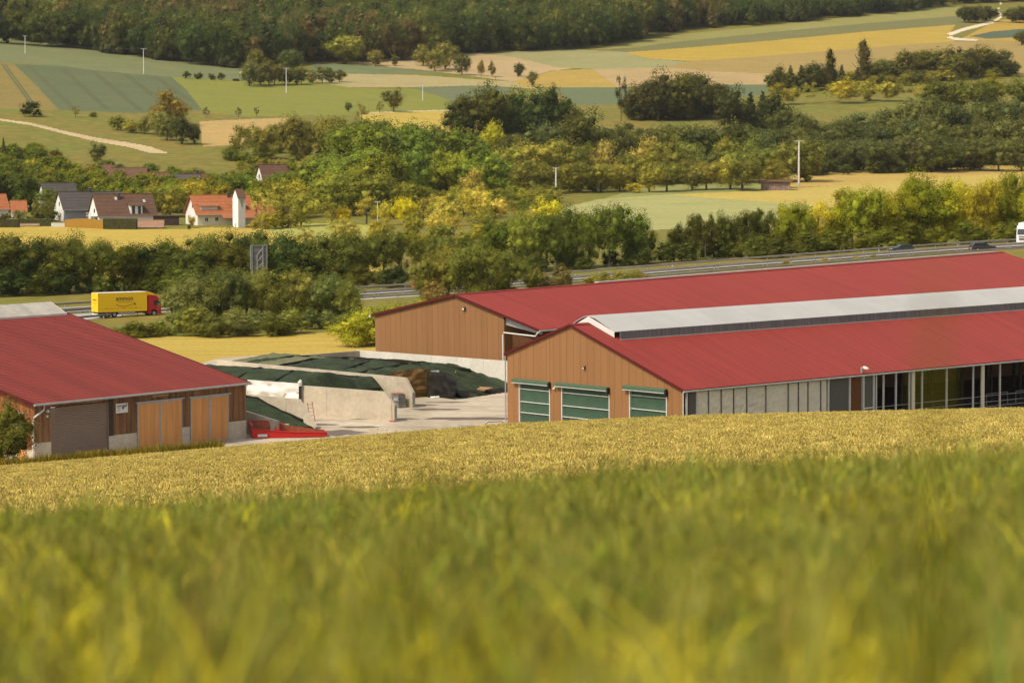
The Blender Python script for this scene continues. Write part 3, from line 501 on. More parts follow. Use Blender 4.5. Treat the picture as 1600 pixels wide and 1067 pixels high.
# ---- left barn
A3 = gz(52, 632, 5.6); A3 = Vector((A3.x, A3.y, 0)); A3b = gz(389, 598, 5.6); e = Vector((A3b.x - A3.x, A3b.y - A3.y, 0)); L3 = e.length; rz3 = math.atan2(e.y, e.x)
t = thing('barn', 'dark timber barn on the left with red tiled roof, taupe shutter and ochre sliding doors', 'barn', A3, rz3); lb = t
ZE3 = 5.6; SL = .236; DP = 27.; ZR3 = ZE3 + SL * DP; WY = .55
def fx(px): return loc_on(A3, rz3, px, y=WY)[0]
def fz(px, py): return loc_on(A3, rz3, px, py, y=WY)[1]
x_l, x_r = .35, fx(382.5)
sh = fz(73, 640); d1 = (fx(76), fx(167), 0, fz(76, 638)); d2 = (fx(210.5), fx(281), 0, fz(210.5, 631)); d3 = (fx(294), fx(354), 0, fz(294, 622.5)); zp = fz(172, 681); zp1 = fz(60, 692.5)
zw = ZE3 + SL * WY - .1
def boards(xa, xb, za, zb, wd=.3):
    n = max(1, round((xb - xa) / wd))
    for i in range(n):
        a = xa + (xb - xa) * i / n; b = xa + (xb - xa) * (i + 1) / n; j = random.uniform(0, .03); MB().box(a + .012, b - .012, WY - .03 - j, WY + .06, za + random.uniform(0, .06), zb).build('wall_board', BROWN, t)
boards(x_l, d1[0], zp1, zw); boards(d1[1], d2[0], zp, zw); boards(d2[1], d3[0], zp, zw); boards(d3[1], x_r, zp, zw)
for d in (d1, d2, d3): boards(d[0], d[1], d[3] + .05, zw)
for a, b, z in ((x_l, d1[0], zp1), (d1[1], d2[0], zp), (d2[1], d3[0], zp), (d3[1], x_r, zp)):
    n = max(1, round((b - a) / 1.9))
    for i in range(n): MB().box(a + (b - a) * i / n + .008, a + (b - a) * (i + 1) / n - .008, WY - .06, WY + .2, -.6, z - .01).build('plinth_block', CONC, t)
# taupe roller shutter of horizontal slats
nsl = 22
slat = MB().prism([(d1[0] + .1, 0, 0), (d1[0] + .1, -.035, .05), (d1[0] + .1, -.035, d1[3] / nsl - .05), (d1[0] + .1, 0, d1[3] / nsl - .012)], (d1[1] - d1[0] - .2, 0, 0)).mesh('shutter_slat', SHUT)
for i in range(nsl): link('shutter_slat', slat, t, (0, WY + .12, i * d1[3] / nsl))
MB().box(d1[0], d1[0] + .12, WY - .02, WY + .2, -.3, d1[3]).box(d1[1] - .12, d1[1], WY - .02, WY + .2, -.3, d1[3]).build('shutter_rail', SHUT, t)
MB().box(d1[1] - .0, d1[1] + .55, WY - .07, WY + .1, zp * .98, zw).build('corner_post', mat('dark_post', (.05, .035, .025), .8, .3, 2), t)
for d in (d2, d3):
    mid = (d[0] + d[1]) / 2
    for a, b in ((d[0], mid), (mid, d[1])):
        lf = MB().box(a + .02, a + .14, WY - .16, WY - .02, .08, d[3]).box(b - .14, b - .02, WY - .16, WY - .02, .08, d[3]).box(a + .14, b - .14, WY - .16, WY - .02, d[3] - .12, d[3]).box(a + .14, b - .14, WY - .16, WY - .02, .08, .2).build('sliding_door', GREY, t)
        n = 7
        for i in range(n): MB().box(a + .14 + (b - a - .28) * i / n + .006, a + .14 + (b - a - .28) * (i + 1) / n - .006, WY - .13 - random.uniform(0, .012), WY - .04, .2, d[3] - .12).build('door_board', DOORW, lf)
    MB().box(d[0] - .2, d[1] + .3, WY - .22, WY - .02, d[3] + .02, d[3] + .14).build('door_track', GREY, t)
MB().box(fx(234), fx(260), WY - .16, WY - .05, fz(234, 620.5) - .02, fz(234, 619) + .06).build('lintel_batten', WOODP, t)
# sign, mostly unreadable at this size: a white board with a line of grey capitals, small print and a dark mark
xs0, xs1, zs1, zs0 = fx(177), fx(195.5), fz(177, 631.5), fz(177, 646.5); sg_ = MB().box(xs0, xs1, WY - .16, WY - .1, zs0, zs1).build('sign_board', WHITE, t)
w_ = xs1 - xs0; mb = MB(); INK = mat('sign_ink', (.09, .085, .08), .7, .1, 1)
for i in range(8): mb.box(xs0 + w_ * (.08 + i * .095), xs0 + w_ * (.08 + i * .095 + .06), WY - .168, WY - .16, zs1 - .32, zs1 - .16)
for r in range(3): mb.box(xs0 + w_ * .1, xs0 + w_ * (.34 + .04 * (r % 2)), WY - .168, WY - .16, zs0 + .2 + r * .14, zs0 + .24 + r * .14)
mb.prism([(xs0 + w_ * .46, WY - .168, zs0 + .52), (xs0 + w_ * .56, WY - .168, zs0 + .3), (xs0 + w_ * .64, WY - .168, zs0 + .36), (xs0 + w_ * .68, WY - .168, zs0 + .52), (xs0 + w_ * .92, WY - .168, zs0 + .6), (xs0 + w_ * .9, WY - .168, zs0 + .72)], (0, .008, 0)).prism([(xs0 + w_ * .86, WY - .168, zs1 - .2), (xs0 + w_ * .95, WY - .168, zs1 - .2), (xs0 + w_ * .95, WY - .168, zs1 - .08), (xs0 + w_ * .86, WY - .168, zs1 - .08)], (0, .008, 0)); mb.build('sign_print', INK, sg_)
# roof
nsh = int(L3 / 1.05); wsh = (L3 + .1) / nsh; sm = rib_sheet(0, 0, DP / math.cos(0), SL * DP, wsh, 4, .04, steps=64, sh=-.045, mt=REDR)
M90 = Matrix.Rotation(R(-90), 4, 'Z') @ Matrix.Identity(4)
for v in sm.vertices: v.co = Vector((v.co.y, v.co.x, v.co.z + ZE3))
sm.flip_normals(); sm.update()
for k in range(nsh): link('roof_sheet', sm, t, (k * wsh - .05, 0, 0))
sl = MB().prism([(-.05, DP, ZR3), (L3 + .05, DP, ZR3), (L3 + .05, DP * 2, ZE3), (-.05, DP * 2, ZE3)], (0, 0, -.1)).build('roof_slope', REDR, t)
MB().prism([(0, DP - .35, ZR3 - .04), (0, DP, ZR3 + .1), (0, DP + .35, ZR3 - .04), (0, DP, ZR3 + .02)], (L3, 0, 0)).build('ridge_cap', REDR, t)
for x in (-.1, L3 + .05): MB().prism([(x, 0, ZE3 + .06), (x, DP, ZR3 + .06), (x, DP, ZR3 - .3), (x, 0, ZE3 - .22)], (.05, 0, 0)).build('verge_trim', REDT, t)
MB().tube([(-.2, -.1, ZE3 - .1), (L3 + .1, -.1, ZE3 - .1)], .11, 8).build('gutter', GREY, t)
for i in range(24): MB().box(.6 + i * L3 / 24, .74 + i * L3 / 24, .05, WY - .1, ZE3 - .12, ZE3 + .02).build('rafter_end', INT, t)
MB().tube([(1.1, -.1, ZE3 - .15), (1.05, -.05, ZE3 - .6), (.15, WY - .2, ZE3 - 1.3), (.05, WY - .2, ZE3 - 1.6), (.05, WY - .2, 0)], .09, 7).build('downpipe', LGREY, t)
q = (fx(68), fz(68, 642)); MB().tube([(q[0], WY - .3, q[1] + .1), (q[0], WY - .3, q[1] - .15)], [.1, .2], 8).build('wall_lamp', LGREY, t); MB().box(fx(69) - .1, fx(69) + .1, WY - .2, WY, fz(69, 651) - .1, fz(69, 651) + .1).build('wall_socket', WHITE, t)
# ridge light strip
xk = loc_on(A3, rz3, 79, y=DP)[0]
for k in range(14):
    x = L3 - .6 - (k + 1) * 1.05
    MB().prism([(x, DP - 2.3, ZR3 - SL * 2.3 + .18), (x, DP, ZR3 + .75), (x, DP, ZR3 + .68), (x, DP - 2.3, ZR3 - SL * 2.3 + .1)], (1.02, 0, 0)).build('ridge_light_panel', mat('weathered_light_sheet', S(196, 188, 170, .8), .6, .15, 1.2, rnd=.12) if k == 0 else bpy.data.materials['weathered_light_sheet'], t)
MB().prism([(L3 - .58, DP - 2.3, ZR3 - SL * 2.3), (L3 - .58, DP - 2.3, ZR3 - SL * 2.3 + .18), (L3 - .58, DP, ZR3 + .75), (L3 - .58, DP + 2.3, ZR3 - SL * 2.3 + .18), (L3 - .58, DP + 2.3, ZR3 - SL * 2.3)], (.05, 0, 0)).build('ridge_end_cap', WHITE, t)
MB().box(L3 - 16, L3 - .6, DP - 2.34, DP - 2.26, ZR3 - SL * 2.3 - .05, ZR3 - SL * 2.3 + .12).build('ridge_kerb', WHITE, t)
# left gable end (faces the camera obliquely) and right gable end
for i in range(60):
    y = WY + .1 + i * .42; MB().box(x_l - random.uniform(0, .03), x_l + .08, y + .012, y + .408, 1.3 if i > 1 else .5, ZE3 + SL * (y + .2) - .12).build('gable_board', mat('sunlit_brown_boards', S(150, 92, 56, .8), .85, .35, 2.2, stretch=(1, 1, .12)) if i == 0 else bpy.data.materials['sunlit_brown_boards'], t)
MB().box(x_l - .05, x_l + .2, WY + .1, 26, -.6, 1.3).build('gable_plinth', CONC, t); MB().box(x_r - .1, x_r, WY + .1, 27, -.2, ZE3).build('right_wall', BROWN, t)
MB().box(x_l - .1, x_l - .04, 1.8, 3.9, 3.2, 4.6).build('gable_window', DGREY, t); MB().box(x_l - .13, x_l - .1, 1.8, 3.9, 4.55, 4.68).build('window_trim', LGREY, t); MB().box(x_l - .12, x_l - .06, 1.5, 2.5, -.2, 2.3).build('gable_door', DOORW, t)
# ------------------------------------------------------------------ concrete yard and silage clamps
def yardpt(px, py, z=.03): return gz(px, py, z)
yp = [(-80, 900), (700, 760), (800, 735), (800, 600), (792, 596), (575, 560), (480, 556), (330, 566), (330, 640)]
yv = [gz(a, b, .03) for a, b in [(-80, 760), (830, 760), (830, 640), (900, 596), (700, 560), (560, 548), (485, 549), (340, 560), (200, 600), (60, 640)]]
tag(MB().add(yv, [tuple(range(len(yv)))]).build('yard', CONCY), kind='structure')
stain = mat('wet_yard_stain', S(128, 112, 94, .7), .7, .25, .6)
for k, (cx_, cy_, rx_, ry_) in enumerate([(520, 677, 3.2, 1.5), (560, 668, 2.2, .5), (500, 664, 1.8, .5), (680, 640, 3, .6), (655, 633, 2.2, .4), (600, 655, 4, .5), (540, 650, 1.6, .35), (740, 655, 5, .9), (700, 629, 2.6, .4)]):
    c = gz(cx_, cy_, .036); vs = [c + Vector((rx_ * math.cos(a) * random.uniform(.7, 1.15), ry_ * math.sin(a) * 2.2 * random.uniform(.6, 1.2), 0)) for a in np.linspace(0, 6.28, 19)[:-1]]
    tag(MB().add(vs, [tuple(range(18))]).build('yard_stain', stain), kind='structure')
def cwall(label, base_px, base_py, other_px, other_py, ztop, length, chamfer=None, m=CONC, panel=4.4, th=.35, endcap=True, group=None):
    """clamp wall from its open end (on the ground) back along its length, profile chamfered at the open end"""
    p0 = gz(base_px, base_py, 0); p1 = gz(other_px, other_py, 0); d = (p1 - p0); d.z = 0; d.normalize(); rz = math.atan2(d.y, d.x); t = thing('concrete_wall', label, 'wall', p0, rz, group)
    ch = chamfer or (0, ztop); n = max(1, round(length / panel))
    for i in range(n):
        a = i * length / n + (.012 if i else 0); b = (i + 1) * length / n - .012; zt_ = lambda x: ztop if x >= ch[0] else ch[1] + (ztop - ch[1]) * x / ch[0]
        xs = [a] + ([ch[0]] if a < ch[0] < b else []) + [b]; MB().prism([(a, 0, -.1)] + [(b, 0, -.1)] + [(x, 0, zt_(x)) for x in xs[::-1]], (0, th, 0)).build('wall_panel', m, t, (0, random.uniform(-.01, .01), 0))
    if endcap: MB().box(-.06, .0, -.02, th + .02, 0, ch[1]).build('shade_grey_end_edge', GREY, t)  # darker grey end face: shade on the wall end put into its colour
    return t, d
t, dW1 = cwall('tall pale concrete clamp wall at the front of the yard, large flat panels with chamfered end', 618.8, 659.5, 486, 648.8, 3.1, 24, (1.4, 1.75)); W1 = t
t, dW2 = cwall('second long concrete clamp wall, with a wire basket standing against its end', 647.5, 637.5, 560, 628.3, 3.25, 36, (1.3, 1.7)); W2 = t
t, dW3 = cwall('low concrete clamp wall sloping down beside the nearest green tarpaulin', 495, 673, 420, 664.5, 3.0, 14, (2.7, .35), panel=5)
t, dW4 = cwall('short grey clamp wall next to the corner of the dark timber barn', 434, 683, 383, 679, 2.45, 7, (4.6, 1.6), panel=3.6)
p5a = gz(789, 564, 3.2); p5b = gz(556, 547, 3.2); dd = p5b - p5a; rz5 = math.atan2(dd.y, dd.x); st = p5a - dd.normalized() * 14; t = thing('concrete_wall', 'long white painted clamp wall under the plain gable of the rear barn', 'wall', (st.x, st.y, 0), rz5)
WC = mat('whitewashed_concrete', S(222, 214, 198, .8), .85, .08, .5, fine=(3, .08)); n5 = 9; l5 = dd.length + 14
for i in range(n5): MB().prism([(i * l5 / n5 + .01, 0, -.1), ((i + 1) * l5 / n5 - .01, 0, -.1), ((i + 1) * l5 / n5 - .01, 0, 3.2), (i * l5 / n5 + .01, 0, 3.2)], (0, -.3, 0)).build('wall_panel', WC, t)
p6 = gz(485, 552.5, 3.2); d6 = p6 - p5b; t = thing('concrete_wall', 'low back wall of the largest clamp, meeting the white wall at a corner', 'wall', (p5b.x, p5b.y, 0), math.atan2(d6.y, d6.x))
for i in range(3): MB().box(i * d6.length * 2 / 3 + .01, (i + 1) * d6.length * 2 / 3 - .01, .31, .6, -.1, 3.15).build('wall_panel', CONC, t)
def heap(name, label, O, ex, ey, na, nb, la, lb, hf, mats, mf, lines=(), sm=True):
    """heaped silage: height function hf(a, b) over a footprint, material index by mf(a, b); vertical faces come from steep cells"""
    ex = ex.normalized(); ey = ey.normalized(); t = thing(name, label, 'silage heap', O); aa = np.linspace(la[0], la[1], na); bb = np.linspace(lb[0], lb[1], nb); mb = {}
    g = [[ex * a + ey * b + Vector((0, 0, max(hf(a, b), -.1))) for b in bb] for a in aa]
    for i in range(na - 1):
        for j in range(nb - 1):
            k = mf((aa[i] + aa[i + 1]) / 2, (bb[j] + bb[j + 1]) / 2)
            if k < 0: continue
            mb.setdefault(k, []).append((i, j))
    for k, cells in mb.items():
        ids = {}; b_ = MB(); 
        for i, j in cells:
            f = []
            for q in ((i, j), (i + 1, j), (i + 1, j + 1), (i, j + 1)):
                if q not in ids: ids[q] = len(b_.v); b_.v.append(tuple(g[q[0]][q[1]]))
                f.append(ids[q])
            b_.f.append(tuple(f)); b_.mi.append(0)
        o = b_.build({0: 'green_cover', 1: 'silage_face', 2: 'olive_cover', 3: 'black_cover'}[k], mats[k], t)
        if sm: o.data.polygons.foreach_set('use_smooth', [True] * len(o.data.polygons))
    for ln in lines:
        pts = [ex * a + ey * b + Vector((0, 0, hf(a, b) + .05)) for a, b in ln]; ps = []
        for p, q in zip(pts[:-1], pts[1:]):
            m_ = max(1, int((q - p).length / .9)); ps += [p.lerp(q, i / m_) + Vector((random.uniform(-.12, .12), random.uniform(-.12, .12), 0)) for i in range(m_)]
        ps.append(pts[-1]); MB().tube(ps, [random.uniform(.1, .2) for _ in ps], 5).build('ballast_line', TARPD, t)
    return t
from mathutils import noise as mnoise
def nz2(a, b, s, sd=0.): return mnoise.noise(Vector((a * s, b * s, sd)))
B2 = gz(647.5, 637.5, 0); exA = dW2; eyA = Vector((.68, .73, 0)); eyA = (eyA - exA * eyA.dot(exA)).normalized()
BC = 10.5
def hA(a, b):
    if b < BC: f = 1. if a > 9.6 else 0.
    else: s0 = 4.6 + (b - BC) * .27; f = np.clip((a - s0) / (6. + (b - BC) * .52), 0, 1); f = f ** .85
    bk = np.clip((46 - a) / 9, 0, 1) ** .7; dome = (2.8 + .95 * math.sin(math.pi * min(max(b / 17, 0), 1)) if b < 8.5 else 3.75 - 1.5 * ((b - 8.5) / 17) ** 1.1) - .35 * min(max((a - 16) / 14, 0), 1)
    ed = min(1, b / .6 + .75) 
    dome *= .8 + .2 * min(max((a - 9) / 10, 0), 1)
    return dome * f * bk * ed + (.2 * nz2(a, b, .5) + .16 * nz2(a, b, 1.1, 4) + .09 * nz2(a, b, 2.4, 7)) * (f > .02)
def mA(a, b):
    if a < 3.5: return -1
    if b < BC: return 1 if a < 9.9 and a > 9.2 else (-1 if a < 9.3 else (3 if a < 10.3 + .6 * nz2(b, 2, 1.2) else (2 if (27 < a < 32 and b < 14) or (34 < a < 40 and b < 16) else 0)))
    if b < BC + .6 and a < 12: return 3
    s0 = 4.6 + (b - BC) * .27
    if a < s0 - .3: return -1
    if a < s0 + 1.6: return 3 if nz2(a, b, .6) > -.3 else 0
    return 2 if (27 < a < 32 and b < 14 + 3 * nz2(a, 1, .4)) or (34 < a < 40 and b < 18) else 0
hA_t = heap('silage_heap', 'largest silage heap under green and olive tarpaulins, cut open at the front to brown silage', B2 + eyA * .35, exA, eyA, 116, 70, (3.5, 46), (0, 25.4), hA, {0: TARP, 1: SILAGE, 2: TARPO, 3: TARPD}, mA,
     lines=[[(33, .6), (32.5, 8), (31, 16), (28, 24)], [(27, .6), (26.5, 6), (27, 12), (29, 20), (31, 24)], [(40, 1), (40.5, 9), (39, 18), (38, 24)], [(16, 1), (17, 6), (21, 12), (20, 18), (18, 24)], [(13, 1), (13.5, 8), (17, 14), (16, 22)], [(22, 9), (16, 13), (11.5, 15)], [(8.5, 24.2), (12, 24.6), (18, 24.8), (28, 24.9)], [(45, 2), (44, 12), (43, 24)]])
# steep cut face with ragged layers
fc = MB(); na, nz_ = 40, 10; vs = []
for j in range(nz_ + 1):
    for i in range(na + 1):
        b = i / na * (BC + .1); h = hA(10.2, b) * j / nz_; p = exA * (9.5 + .55 * (j / nz_) ** 2 - .25 + .4 * nz2(b, h * 2, .8)) + eyA * b; vs.append((p.x, p.y, h + (.1 if j == nz_ else 0)))
fc.add(vs, [(j * (na + 1) + i, j * (na + 1) + i + 1, (j + 1) * (na + 1) + i + 1, (j + 1) * (na + 1) + i) for j in range(nz_) for i in range(na)]); fc.build('silage_face', SILAGE, hA_t)
def drape(name, label, P, D, w, h, m, fold=.12, cat='plastic sheet', nx=30, nz=10, sag=0., lean=0., freq=2.2):
    P = Vector(P); D = Vector(D).normalized(); Nn = Vector((D.y, -D.x, 0)); mb = MB(); vs = []
    for j in range(nz + 1):
        for i in range(nx + 1):
            u = i / nx; v = j / nz; f = fold * (math.sin(u * freq * 6.28 + v * 1.3) * .5 + nz2(u * 6, v * 4, 1., len(label)) * 1.2) * (.3 + .7 * (1 - v)); s = -sag * math.sin(math.pi * u) * v
            vs.append(tuple(D * w * u + Nn * (f + lean * (1 - v)) + Vector((0, 0, h * v + s))))
    mb.add(vs, [(j * (nx + 1) + i, j * (nx + 1) + i + 1, (j + 1) * (nx + 1) + i + 1, (j + 1) * (nx + 1) + i) for j in range(nz) for i in range(nx)]); o = mb.build(name, m, None, P)
    o.data.polygons.foreach_set('use_smooth', [True] * len(o.data.polygons)); return tag(o, label, cat)
pw = B2 + exA * 9.3 + eyA * (BC - .2); drape('plastic_sheet', 'narrow white sheet hanging upright between the brown silage and the black sheet', pw, exA * -.2 + eyA, 1.1, 3.0, WSHEET, .12, nx=8)
pb = B2 + exA * 9.6 + eyA * (BC - .3); o = drape('plastic_sheet', 'bulging black plastic sheet hanging over the cut end of the heap', pb, -exA, 5.2, 2.9, TARPD, .5, lean=.5, sag=.0, freq=1.2)
for v in o.data.vertices: u_ = min(max((v.co - Vector((0, 0, v.co.z))).dot(-exA) / 5.2, 0), 1); v.co.z *= 1 - .45 * max(0, u_ - .35) ** 1.4
def hB(a, b): return (np.clip((a - 12.3) / 2.6, 0, 1) ** .6 * (3.1 + .95 * math.sin(math.pi * min(max(b / 9.4, 0), 1))) + .15 * nz2(a, b, .7, 9)) * np.clip((38 - a) / 5, 0, 1)
B1 = gz(618.8, 659.5, 0); eyB = (eyA - dW1 * eyA.dot(dW1)).normalized(); wB = (B2 - B1).dot(eyB)
heap('silage_heap', 'silage heap under a dark green tarpaulin between the two long clamp walls', B1 + eyB * .4, dW1, eyB, 66, 34, (9.8, 38), (0, wB - .7), hB, {0: TARP, 3: TARPD, 2: TARPO}, lambda a, b: 3 if a < 10.6 else (2 if a > 24 and b > wB * .45 and nz2(a, b, .5, 3) > 0 else 0), lines=[[(18, .6), (19, 4), (20, 8)], [(24, .6), (25, 5), (26, 9)], [(13.6, .5), (13, 5), (13.4, wB - 1.2)], [(16, wB - 2), (22, wB - 2.6), (30, wB - 2.2)]])
B3 = gz(495, 673, 0); B4 = gz(434, 683, 0); exC = dW3; eyC = -Vector((exC.y, -exC.x, 0)); eyC = eyC if eyC.dot(B4 - B3) > 0 else -eyC; wC = abs((B4 - B3).dot(eyC))
def hC(a, b): return np.clip((a + .4) / 9.5, 0, 1) ** .9 * (2.6 - .25 * b / wC + .35 * math.sin(math.pi * min(b / wC, 1))) + .14 * nz2(a, b, .8, 5)
heap('silage_heap', 'nearest silage heap under a smooth dark green tarpaulin beside the timber barn', B3 + eyC * .05, exC, eyC, 44, 26, (-.6, 15), (0, wC), hC, {0: TARP, 3: TARPD}, lambda a, b: 3 if a < .4 or b < .35 else 0, lines=[[(.2, .5), (.1, wC * .5), (.3, wC - .4)], [(2, .4), (5, .5), (9, .6), (13, .7)]])
# white sheet over the rear of wall one, its post, and small things in the yard
def on_line(P, D, px): u = (px - 800) / F; a = (u * P.y - P.x) / (D.x - u * D.y); return P + D * a
o1 = B1 - eyB * .35; s = on_line(o1, dW1, 466); e_ = on_line(o1, dW1, 386); s.z = e_.z = 3.35; drape('plastic_sheet', 'large white sheet stretched in folds behind the corner of the timber barn', (s.x, s.y - .2, .5), Vector((e_.x - s.x, e_.y - s.y, 0)), (e_ - s).length, s.z - .5, WSHEET, .42, nx=44, nz=16, freq=3.4)
t = thing('sheet_post', 'dark green post with a white cap at the end of the white sheet', 'post', (s.x + .15, s.y - .5, 0)); MB().box(-.14, .14, -.12, .12, 0, 3.1).build('post_shaft', BLACK, t); MB().tube([(0, 0, 3.1), (0, -.05, 3.5), (.1, -.1, 3.75)], [.22, .26, .1], 7).build('post_cap', WHITE, t)
p = gz(622, 637.5, 0); t = thing('wire_basket', 'grey wire basket container standing in front of the clamp wall end', 'container', p, math.atan2(dW2.y, dW2.x) + math.pi)
MB().box(-.65, .65, -.55, .55, .12, .3).build('pallet', GREY, t); MB().box(-.58, .58, -.5, .5, .3, 1.5).build('inner_tank', mat('grey_tank', (.2, .2, .2), .6, .2, 2), t); MB().box(-.2, .5, -.56, -.505, .75, 1.15).build('tank_label', LGREY, t)
mb = MB()
for i in range(6): mb.box(-.66 + i * .26, -.62 + i * .26, -.6, -.56, .3, 1.6)
for z in (.4, .8, 1.2, 1.58): mb.box(-.67, .67, -.61, -.56, z, z + .035); mb.box(.63, .67, -.6, .6, z, z + .035); mb.box(-.67, -.63, -.6, .6, z, z + .035)
mb.build('wire_cage', GREY, t); MB().box(-.6, .4, -.5, .4, 1.5, 1.62).build('red_lid', REDP, t)
p = gz(711, 611, 0); t = thing('marker_stake', 'thin yellow stake beside the black plastic sheet', 'stake', p); MB().tube([(0, 0, 0), (.05, 0, 2.3)], .06, 6).build('stake_shaft', mat('yellow_paint', (.65, .42, .03), .6, .1, 1), t)
q = at(752, 609, 354); t = thing('wooden_pallet', 'wooden pallet lying on the dark foot of the green tarpaulin', 'pallet', (q.x, q.y, q.z), -.7, rx=.12)
for i in range(6): MB().box(-1.1 + i * .38, -.78 + i * .38, -.75, .75, .12, .17).build('deck_board', WOODP, t)
for y in (-.7, 0, .6): MB().box(-1.1, 1.12, y, y + .1, 0, .12).build('bearer', WOODP, t)
# rubble hem of the cover
mb = MB(); pts = [gz(676 + i * 5.8, 622.5 - i * .55, 0) for i in range(21)]
for p_ in pts: mb.tube([p_ + Vector((-.25, 0, .05)), p_ + Vector((.3, random.uniform(-.2, .2), .1))], random.uniform(.06, .16), 5)
tag(mb.build('cover_hem', WSHEET), 'crumpled white hem of the sheet lying along the foot of the green cover', 'plastic sheet')
t = thing('broom', 'long handled broom with red head leaning on the front clamp wall', 'broom', gz(613, 660, 0) + Vector((0, -.1, 0)), math.atan2(dW1.y, dW1.x)); MB().tube([(0, .12, 0.1), (-.15, .35, 2.1)], .035, 5).build('handle', WOODP, t); MB().box(-.3, .35, 0, .16, 0, .13).build('head', REDP, t)
q = gz(487, 660, 0); t = thing('step_ladder', 'small rust red ladder leaning at the end of the sloping clamp wall', 'ladder', q + Vector((0, .3, 0)), .6, rx=-.3)
for x in (-.3, .3): MB().box(x - .025, x + .025, -.03, .03, 0, 2.1).build('stile', mat('rust_paint', (.3, .08, .04), .7, .2, 3) if x < 0 else bpy.data.materials['rust_paint'], t)
for k in range(5): MB().box(-.3, .3, -.02, .02, .3 + k * .38, .33 + k * .38).build('rung', bpy.data.materials['rust_paint'], t)
# red hopper trailer
pa = gz(397, 686.5, 0); pb_ = gz(509, 684.5, 0); d = pb_ - pa; d.z = 0; LR = d.length; t = thing('hopper', 'long open red steel hopper, high at its left end and tapering to the right', 'hopper', pa + Vector((0, 0, .02)), math.atan2(d.y, d.x)); wR = 2.1
RUSTI = mat('worn_red_inside', S(176, 96, 66, .75), .7, .25, 2.4, fine=(6, .2))
MB().prism([(-.1, .05, .12), (LR * .97, .05, .12), (LR * .97, wR, .12), (-.1, wR, .12)], (0, 0, .05)).build('floor_plate', RUSTI, t)
MB().prism([(-.2, 0, 0), (LR, 0, .1), (LR, 0, .5), (LR * .55, 0, .55), (0, 0, .88), (-.3, 0, .95)], (0, .06, 0)).build('near_side', REDP, t)
MB().prism([(-.2, wR, 0), (LR, wR, .1), (LR, wR, .55), (LR * .48, wR, 1.05), (LR * .38, wR, 1.42), (-.5, wR + .3, 1.5)], (0, .06, 0)).build('far_side', RUSTI, t)
MB().prism([(-.2, .06, 0), (-.2, wR, 0), (-.5, wR + .3, 1.5), (-.36, .0, 1.32), (-.28, 0, .8)], (-.06, 0, 0)).build('end_plate', REDP, t)
MB().prism([(-.36, -.02, 1.28), (-.36, .1, 1.36), (-.52, wR + .36, 1.56), (-.52, wR + .36, 1.46)], (.14, 0, .0)).build('end_flange', REDP, t); MB().prism([(-.5, wR + .26, 1.5), (LR * .38, wR + .04, 1.42), (LR * .38, wR + .04, 1.5), (-.5, wR + .26, 1.6)], (0, .12, 0)).build('far_rim', REDP, t)
MB().box(LR * .3, LR * .33, .06, wR, .17, 1.0).build('cross_wall', REDP, t); MB().tube([(-.3, -.03, .96), (0, -.03, .9), (LR * .55, -.03, .57), (LR, -.03, .5)], .05, 6).build('top_rim', REDP, t); MB().box(.25, 1.2, -.02, -.003, .16, .42).build('maker_plate', WHITE, t)
MB().box(LR - .06, LR + .06, 0, wR, .1, .52).build('end_lip', REDP, t)
t = thing('post_block', 'small grey block beside the end of the short clamp wall', 'block', gz(444, 676, 0)); MB().box(-.35, .35, -.3, .3, 0, .75).build('block_body', LGREY, t); MB().box(-.37, .37, -.32, .32, .75, .82).build('block_top', CONC, t)
# low concrete block wall and the grey trailer behind the crest
p0, p1 = gz(574, 688, 0), gz(700, 693, 0); d = p1 - p0; t = thing('concrete_wall', 'low grey block wall half hidden behind the crest of the golden field', 'wall', p0, math.atan2(d.y, d.x))
for i in range(9): MB().box(i * 1. + .01, i + .99, 0, .4, 0, 1.15 - .06 * i).build('wall_block', GREY if 0 else CONC, t)
q = gz(742, 684, 0); t = thing('slurry_trailer', 'flat grey trailer with a bent hoop rail, half hidden by the field crest', 'trailer', q, .05)
MB().prism([(-2.4, -1., .7), (-1.7, -1., 1.15), (2.6, -1., .98), (3., -1., .7)], (0, 2.2, 0)).build('trailer_bed', mat('grey_cover', S(166, 158, 148, .8), .7, .1, 1), t); MB().box(-2.5, .2, -1.04, -.98, .55, 1.05).build('side_board', LGREY, t)
MB().tube([(.8, -1.02, .8), (.95, -1.02, 1.35), (1.3, -1.02, 1.62), (2.6, -1.02, 1.68), (3., -1.02, 1.4), (3.25, -1.02, .8)], .05, 6).build('hoop_rail', DGREY, t)
for x in (-1.3, 1.6): MB().ring((x, -.85, .4), (0, 1, 0), .4, .25).build('wheel', BLACK, t)
